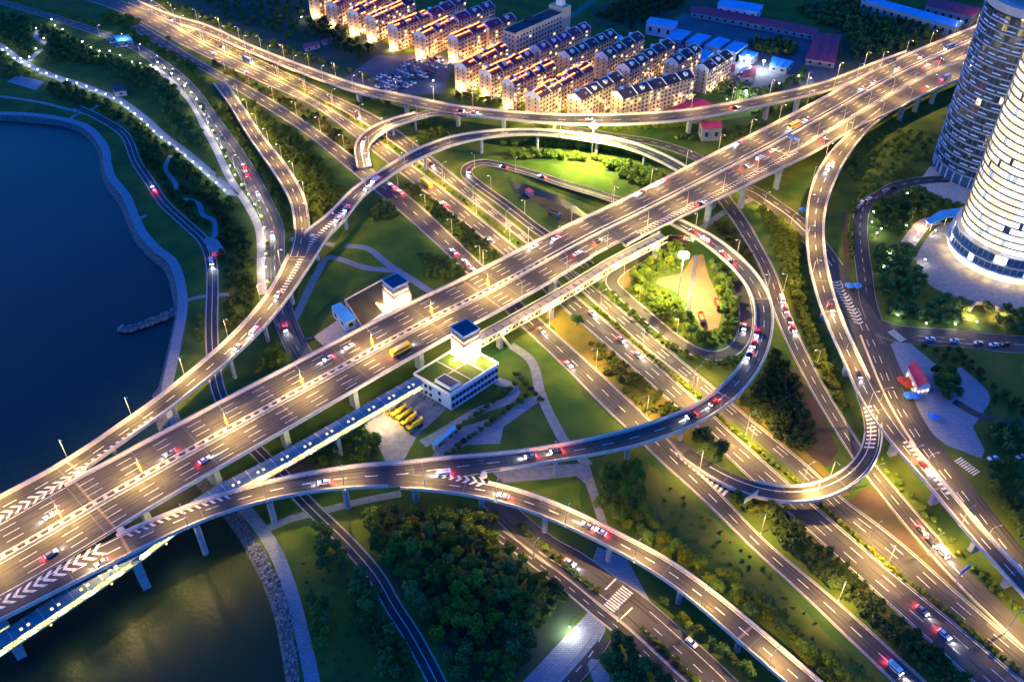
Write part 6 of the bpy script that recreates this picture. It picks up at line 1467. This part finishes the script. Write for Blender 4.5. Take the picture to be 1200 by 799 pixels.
woodland('slope_trees', [(892, 245), (930, 262), (944, 300), (950, 345), (968, 400), (1000, 470), (990, 480), (960, 440), (936, 370), (912, 300)], 3.0, 120, 'mid', 2.0, 2.9)
woodland('slope_trees', [(836, 266), (855, 262), (880, 305), (895, 330), (905, 352), (898, 352), (880, 322)], 3.0, 30, 'ochre', 1.6, 2.4)
woodland('slope_shrubs', [(1018, 535), (1045, 540), (1110, 610), (1160, 680), (1200, 720), (1160, 700), (1100, 640), (1040, 572)], 3.4, 40, 'mid', 1.0, 1.8)
# garden round the court
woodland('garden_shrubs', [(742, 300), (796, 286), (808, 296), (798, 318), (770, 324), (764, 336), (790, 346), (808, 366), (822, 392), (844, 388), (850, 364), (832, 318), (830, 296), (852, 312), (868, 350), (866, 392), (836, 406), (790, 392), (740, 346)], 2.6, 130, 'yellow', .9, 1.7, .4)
grove([(744, 302), (792, 288), (800, 296), (782, 316), (762, 330), (758, 350), (790, 362), (806, 372), (812, 396), (838, 398), (826, 408), (790, 394), (762, 366), (738, 344)], 3.4, 60, ['mid', 'yellow', 'mid'], .55, .95, 'lit green tree left of the sports court', 'lit trees left of the sports court')
grove([(826, 288), (850, 312), (866, 345), (868, 385), (850, 402), (846, 372), (838, 330)], 3.2, 34, ['mid', 'yellow', 'dark'], .6, .95, 'lit green tree between sports court and loop ramp', 'lit trees between court and loop ramp')
woodland('garden_trees', [(586, 170), (640, 164), (700, 168), (750, 180), (782, 200), (794, 214), (768, 220), (735, 214), (716, 198), (700, 190), (650, 186), (600, 186)], 3.4, 130, 'mid', 2.0, 3.4, .8)
grove([(668, 368), (690, 372), (688, 386), (670, 384)], 6, 1, ['dark'], 1.0, 1.05, 'solitary round tree on the verge between two roads near the footbridge', None)
grove([(365, 545), (385, 522), (410, 500), (430, 505), (445, 525), (435, 545), (400, 552)], 3.6, 22, ['mid', 'dark'], .75, 1.1, 'green tree between the footbridge and the joined ramp', 'trees between footbridge and joined ramp')
grove([(300, 440), (318, 405), (340, 412), (350, 425), (322, 440)], 3.2, 11, ['mid'], .7, .95, 'lit green tree between the lake side ramp and main bridge', 'trees in the wedge between ramp and bridge')
# far belts and park woods
woodland('park_wood', [(262, 128), (285, 120), (300, 165), (325, 200), (340, 240), (345, 285), (332, 300), (326, 262), (312, 235), (285, 190), (266, 158)], 3.6, 90, 'mid', 2.2, 3.2)
woodland('park_wood', [(290, 118), (330, 150), (360, 165), (400, 225), (405, 245), (376, 272), (366, 262), (362, 232), (345, 196), (315, 158)], 3.8, 130, 'mid', 2.4, 3.6)
woodland('ochre_bushes', [(250, 72), (300, 100), (370, 132), (405, 160), (440, 205), (420, 200), (370, 156), (300, 116), (250, 88)], 3.2, 120, 'ochre', 1.5, 2.6, 1.0)
woodland('hedge_trees', [(484, 212), (500, 228), (590, 302), (572, 308), (540, 290), (496, 244), (470, 215)], 2.8, 90, 'dark', 1.8, 2.5)
woodland('park_wood', [(430, 240), (455, 228), (475, 252), (440, 258)], 3.4, 16, 'dark', 2.2, 3.0)
woodland('park_wood', [(492, 300), (530, 305), (548, 318), (530, 330), (500, 325)], 3.2, 24, 'dark', 1.8, 2.6)
woodland('park_wood', [(0, 20), (40, 22), (38, 55), (40, 85), (20, 70), (0, 50)], 4.5, 40, 'dark', 2.6, 3.8)
woodland('park_wood', [(0, 62), (24, 80), (40, 92), (0, 92)], 4.0, 20, 'dark', 2.2, 3.0)
woodland('park_wood', [(48, 30), (90, 50), (140, 72), (190, 90), (215, 110), (200, 118), (160, 102), (120, 78), (80, 72), (60, 78), (50, 60)], 4.6, 90, 'dark', 2.6, 3.8)
woodland('park_wood', [(190, 96), (216, 116), (236, 150), (245, 180), (220, 172), (196, 150), (184, 120)], 4.6, 40, 'dark', 2.4, 3.4)
woodland('park_wood', [(60, 96), (100, 108), (130, 122), (160, 142), (188, 166), (215, 186), (240, 206), (268, 232), (276, 250), (250, 240), (215, 210), (180, 190), (160, 168), (130, 140), (90, 122), (58, 112)], 4.0, 150, 'dark', 2.2, 3.2, 2.0)
woodland('park_wood', [(160, 172), (185, 195), (210, 216), (235, 228), (262, 250), (285, 275), (300, 300), (300, 340), (290, 380), (275, 402), (262, 390), (262, 330), (258, 292), (230, 262), (200, 240), (178, 210)], 4.2, 150, 'dark', 2.3, 3.4, 2.0)
woodland('park_wood', [(228, 370), (244, 366), (244, 410), (232, 402)], 3.4, 14, 'dark', 1.8, 2.6)
woodland('roadside_trees', [(140, 8), (190, 40), (225, 68), (245, 110), (262, 130), (250, 130), (232, 100), (206, 72), (170, 50), (120, 20)], 4.0, 80, 'mid', 2.0, 3.0, 1.0)
woodland('roadside_trees', [(150, -14), (250, 20), (330, 54), (400, 80), (470, 106), (440, 98), (370, 78), (300, 50), (230, 22), (150, -4)], 4.6, 70, 'mid', 2.0, 3.2, 1.5)
woodland('roadside_trees', [(340, 84), (420, 112), (470, 126), (450, 136), (440, 140), (400, 116)], 3.8, 30, 'mid', 1.8, 2.8, 1.0)
woodland('roadside_trees', [(490, 140), (560, 150), (640, 150), (700, 152), (790, 148), (818, 150), (815, 168), (780, 162), (720, 154), (640, 152), (560, 148), (510, 160), (490, 175)], 3.6, 75, 'mid', 1.8, 2.8, .6)
woodland('roadside_trees', [(850, 148), (900, 128), (960, 116), (985, 106), (960, 118), (900, 146), (858, 168), (846, 162)], 3.6, 50, 'dark', 2.0, 3.0, .8)
woodland('park_wood', [(876, 52), (910, 48), (932, 58), (930, 66), (905, 66), (884, 60)], 4.2, 36, 'dark', 3.0, 4.2)
woodland('park_wood', [(845, 96), (880, 104), (900, 106), (930, 92), (940, 84), (945, 96), (900, 116), (856, 120), (836, 112)], 4.2, 50, 'dark', 2.2, 3.4)
woodland('far_wood', [(380, 25), (440, 60), (430, 72), (395, 60), (360, 30)], 6, 40, 'dark', 2.5, 4)
woodland('far_wood', [(930, 12), (1000, 0), (1110, 30), (1100, 44), (1040, 66), (1000, 70), (990, 36), (960, 30)], 5.0, 190, 'dark', 2.5, 4.5)
woodland('far_wood', [(700, 20), (760, -10), (800, -10), (800, 6), (770, 18), (740, 34)], 6, 70, 'dark', 2.5, 4)
woodland('far_wood', [(240, 0), (350, 0), (365, 22), (400, 52), (340, 46), (260, 20)], 8, 80, 'dark', 2.0, 4)
woodland('far_wood', [(530, 108), (580, 118), (640, 124), (600, 126), (540, 120)], 3.6, 30, 'dark', 1.8, 2.6)
woodland('slope_wood', [(985, 175), (1040, 152), (1092, 160), (1085, 185), (1040, 212), (1002, 215)], 4.4, 60, 'dark', 1.4, 2.6)
woodland('garden_trees', [(1000, 228), (1030, 216), (1060, 204), (1075, 200), (1060, 216), (1020, 232), (1000, 252), (998, 300), (1000, 330), (990, 320)], 3.4, 36, 'dark', 1.6, 2.4, .5)
woodland('garden_trees', [(1028, 236), (1060, 222), (1095, 230), (1125, 244), (1090, 246), (1078, 262), (1062, 286), (1040, 268), (1024, 262)], 4.4, 46, 'dark', 2.6, 3.8)
woodland('garden_trees', [(1024, 290), (1055, 290), (1075, 300), (1086, 322), (1075, 345), (1060, 356), (1090, 362), (1120, 340), (1136, 352), (1124, 380), (1080, 380), (1046, 372), (1026, 352), (1022, 320)], 4.6, 60, 'dark', 2.6, 3.8)
woodland('garden_trees', [(1150, 360), (1200, 366), (1200, 390), (1172, 386), (1160, 376)], 4.0, 12, 'dark', 2.4, 3.4)
grove([(1086, 432), (1110, 438), (1128, 456), (1126, 474), (1104, 472), (1094, 452)], 3.6, 14, ['dark', 'mid'], .75, 1.05, 'dark tree behind the red roofed cafe', 'trees behind the red roofed cafe')
woodland('garden_trees', [(1078, 404), (1130, 414), (1150, 440), (1175, 462), (1200, 470), (1200, 486), (1170, 480), (1140, 452), (1120, 428), (1084, 412)], 3.8, 50, 'dark', 1.4, 2.6)
woodland('garden_trees', [(1156, 500), (1200, 496), (1200, 530), (1180, 532), (1162, 520)], 4.0, 14, 'dark', 2.4, 3.2)
grove([(1160, 552), (1200, 548), (1200, 640), (1186, 620), (1166, 595), (1158, 570)], 4.0, 22, ['dark', 'mid'], .8, 1.2, 'tree at the right edge beside the wide road', 'trees at the right edge')
# clipped shrubs and the hedge on the highway median
med = [(700, 362), (746, 404), (780, 434), (832, 476), (848, 494), (880, 522), (940, 571), (960, 590), (1016, 641), (1060, 680), (1104, 712), (1140, 742), (1200, 792)]
pts = resample(catmull([P(x, y) for x, y in med]), 2.6)
for i, p in enumerate(pts):
    d_, o_ = HR.find(900, 540) if False else (0, 0)
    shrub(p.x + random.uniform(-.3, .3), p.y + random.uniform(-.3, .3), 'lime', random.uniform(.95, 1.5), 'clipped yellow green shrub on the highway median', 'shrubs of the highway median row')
med2 = [(246, 47), (300, 74), (366, 112), (428, 149), (490, 195), (556, 246), (612, 290)]
pts = resample(catmull([P(x, y) for x, y in med2]), 4.2)
for p in pts: shrub(p.x, p.y, random.choice(['lime', 'lime', 'ochre']), random.uniform(.8, 1.4), 'ochre shrub on the narrow median of the far highway', 'shrubs of the far highway median')
for a, b_, n in (((512, 524), (604, 452), 15), ((524, 534), (616, 466), 15), ((606, 440), (632, 470), 6)):
    for k in range(n): p = P(a[0] + (b_[0] - a[0]) * k / (n - 1), a[1] + (b_[1] - a[1]) * k / (n - 1)); shrub(p.x, p.y, 'dark', random.uniform(1.5, 2.1), 'round clipped dark shrub beside the service building', 'round shrubs beside the service building')
for x, y in scatter([(700, 332), (722, 346), (760, 378), (795, 404), (840, 424), (866, 410), (872, 420), (840, 436), (790, 416), (740, 372), (700, 345)], 2.4, 70, .4): shrub(x, y, random.choice(['mid', 'dark']), random.uniform(1.2, 1.9), 'green shrub in the hedge outside the court road', 'hedge outside the court road')
for x, y in scatter([(640, 566), (600, 640), (700, 715), (712, 706), (660, 660), (640, 640), (655, 648), (700, 680), (706, 700), (650, 664), (610, 612)], 3, 1, 0): pass
sp = [(612, 620), (640, 645), (672, 672), (700, 694)]
for p in resample(catmull([P(x, y) for x, y in sp]), 3.4): shrub(p.x, p.y, 'mid', random.uniform(1.4, 2.0), 'bush between the bottom main road and the cycle road', 'bushes between the bottom roads')
sp = [(752, 738), (775, 760), (800, 784), (815, 799)]
for p in resample(catmull([P(x, y) for x, y in sp]), 3.2): shrub(p.x, p.y, 'mid', random.uniform(1.3, 1.9), 'bush past the crossing on the strip of the bottom main road', 'bushes past the crossing')
for x, y in scatter([(1156, 666), (1172, 676), (1200, 712), (1200, 722), (1180, 706), (1150, 684)], 2.4, 22, .2): shrub(x, y, random.choice(['mid', 'yellow']), random.uniform(1.2, 1.9), 'bush between side road and ramp at the lower right', 'bushes of the lower right strip')
woodland('scrub', [(780, 560), (880, 650), (985, 760), (1030, 799), (960, 799), (900, 720), (850, 668), (770, 612)], 3.2, 60, 'mid', .5, 1.1, .5)
woodland('scrub', [(380, 610), (430, 640), (470, 720), (520, 799), (380, 799), (350, 660)], 4, 70, 'dark', .4, .9, .5)
# small lit trees along the walk
d = 2
while d < UW.len - 2:
    q = UW.pt(d, -1, -1.4 if int(d) % 2 else 4.6 + 4.5); tree(q.x, q.y, 'yellow', random.uniform(.42, .6), 'small bright lamp lit tree along the pale park walk', 'lamp lit trees along the park walk', 0, 'small_tree'); d += 9.5
d = 10
while d < TR.len * .6:
    q = TR.pt(d, -1, -2.4); tree(q.x, q.y, 'mid', random.uniform(.5, .75), 'small green tree along the far side of the park road', 'trees along the park road', 0, 'small_tree'); d += 12
# terrace planting
for x, y in scatter([(412, 356), (446, 336), (468, 348), (428, 374)], 2.0, 16, -50): shrub(x, y, 'dark', random.uniform(.8, 1.3), 'dark bush planted on the terrace of the far stair tower', 'bushes on the tower terrace', 4.9)

# lamps of the housing estate and the depot
for x, y, l in ((508, 100, 'by the gate of the dark car park'), (558, 104, 'between the first two front blocks'), (557, 110, 'at the foot of the second front block'), (585, 118, 'at the foot of the third front block'), (660, 127, 'right of the longest glowing block'), (695, 74, 'in the lane behind the glowing front blocks'), (756, 92, 'beside the second row of blocks'), (778, 65, 'right of the second row of blocks'), (835, 108, 'in front of the small parking lot'), (851, 122, 'above the curving top ramp near the hipped house'), (870, 31, 'in front of the long red shed'), (953, 44, 'at the corner of the long red shed'), (935, 94, 'at the depot entrance'), (949, 97, 'beside the depot entrance road'), (912, 103, 'on the depot forecourt'), (647, 80, 'between the third and fourth front blocks'), (404, 29, 'left of the back row blocks'), (427, 41, 'below the back row blocks'), (354, 25, 'on the dark field edge')):
    post_at(P(x, y), 'white lamp ' + l, None)
for x, y, l in ((874, 78, 'white floodlight over the round canopy of the depot market'), (893, 84, 'white floodlight over the stalls of the depot market'), (872, 120, 'small white floodlight just above the curving top ramp')):
    o = empty('flood_light_post', P(x, y), 0, l, 'floodlight'); b = MB(); b.tube((0, 0, 0), (0, 0, 8), .15, .1, 8); b.build('pole', 'metal', o)
    b = MB(); b.box((0, 0, 8.2), (1.6, 1.0, .5)); b.build('flood_light', 'lamp_white', o); lamp_light('lamp', 'POINT', LAMP_W * .9, (.95, .95, 1), o, (0, 0, 6.8), .5)
# round market canopy
q = P(875, 80, 5); o = empty('market_canopy', (q.x, q.y, 0), R(50), 'bright oval white canopy of the depot market', 'canopy'); b = MB()
for k in range(16): pass
vs = [(7 * math.cos(k * math.pi / 8), 3.6 * math.sin(k * math.pi / 8), 4.6) for k in range(16)]; b.add(vs + [(0, 0, 6.2)], [(k, (k + 1) % 16, 16) for k in range(16)]); b.build('roof', 'white_wall', o)
for k in range(4): b = MB(); b.tube((5.5 * (-1) ** k, 2.4 * (-1) ** (k // 2), 0), (5.5 * (-1) ** k, 2.4 * (-1) ** (k // 2), 4.7), .15, .15, 6); b.build('post', 'metal', o)

# ================================================================== labels: which one of its row or group
ORD = 'first second third fourth fifth sixth seventh eighth ninth tenth eleventh twelfth thirteenth fourteenth fifteenth sixteenth seventeenth eighteenth nineteenth twentieth twenty-first twenty-second twenty-third twenty-fourth twenty-fifth twenty-sixth twenty-seventh twenty-eighth twenty-ninth thirtieth'.split()
def to_px(v):
    dz = v.z - CAM_H; dep = v.y * C_ - dz * S_; up = v.y * S_ + dz * C_
    return (600 + FPX * v.x / dep, 399.5 - FPX * up / dep)
GR_ = {}
for o in COL.objects:
    if o.parent is None and o.get('group') and o.get('category'): GR_.setdefault(o['group'], []).append(o)
for gname, obs in GR_.items():
    if len({o['label'] for o in obs}) == len(obs): continue
    px = [to_px(o.location) for o in obs]
    if (gname.startswith('lamps') or gname in ORDERED or gname.startswith(('orange', 'dark bins', 'bushes'))) and len(obs) <= 30:
        xs = [a for a, _ in px]; ys = [b_ for _, b_ in px]; hor = max(xs) - min(xs) >= (max(ys) - min(ys)) * .8
        order = sorted(range(len(obs)), key=(lambda i: xs[i]) if hor else (lambda i: ys[i]))
        for r_, i in enumerate(order): obs[i]['label'] += ', ' + ORD[r_] + ' from ' + ('the left' if hor else 'the top')
    else:
        xs = sorted(a for a, _ in px); ys = sorted(b_ for _, b_ in px); n = len(obs)
        x1, x2, y1, y2 = xs[n // 3], xs[2 * n // 3], ys[n // 3], ys[2 * n // 3]
        for o, (a, b_) in zip(obs, px):
            v = 'upper' if b_ < y1 else 'lower' if b_ >= y2 else 'middle'; h = 'left' if a < x1 else 'right' if a >= x2 else 'centre'
            o['label'] += ', ' + v + ' ' + h + ' area'
for o in COL.objects:
    if o.get('label') and len(o['label'].split()) > 16: print('LONG', len(o['label'].split()), o['label'])
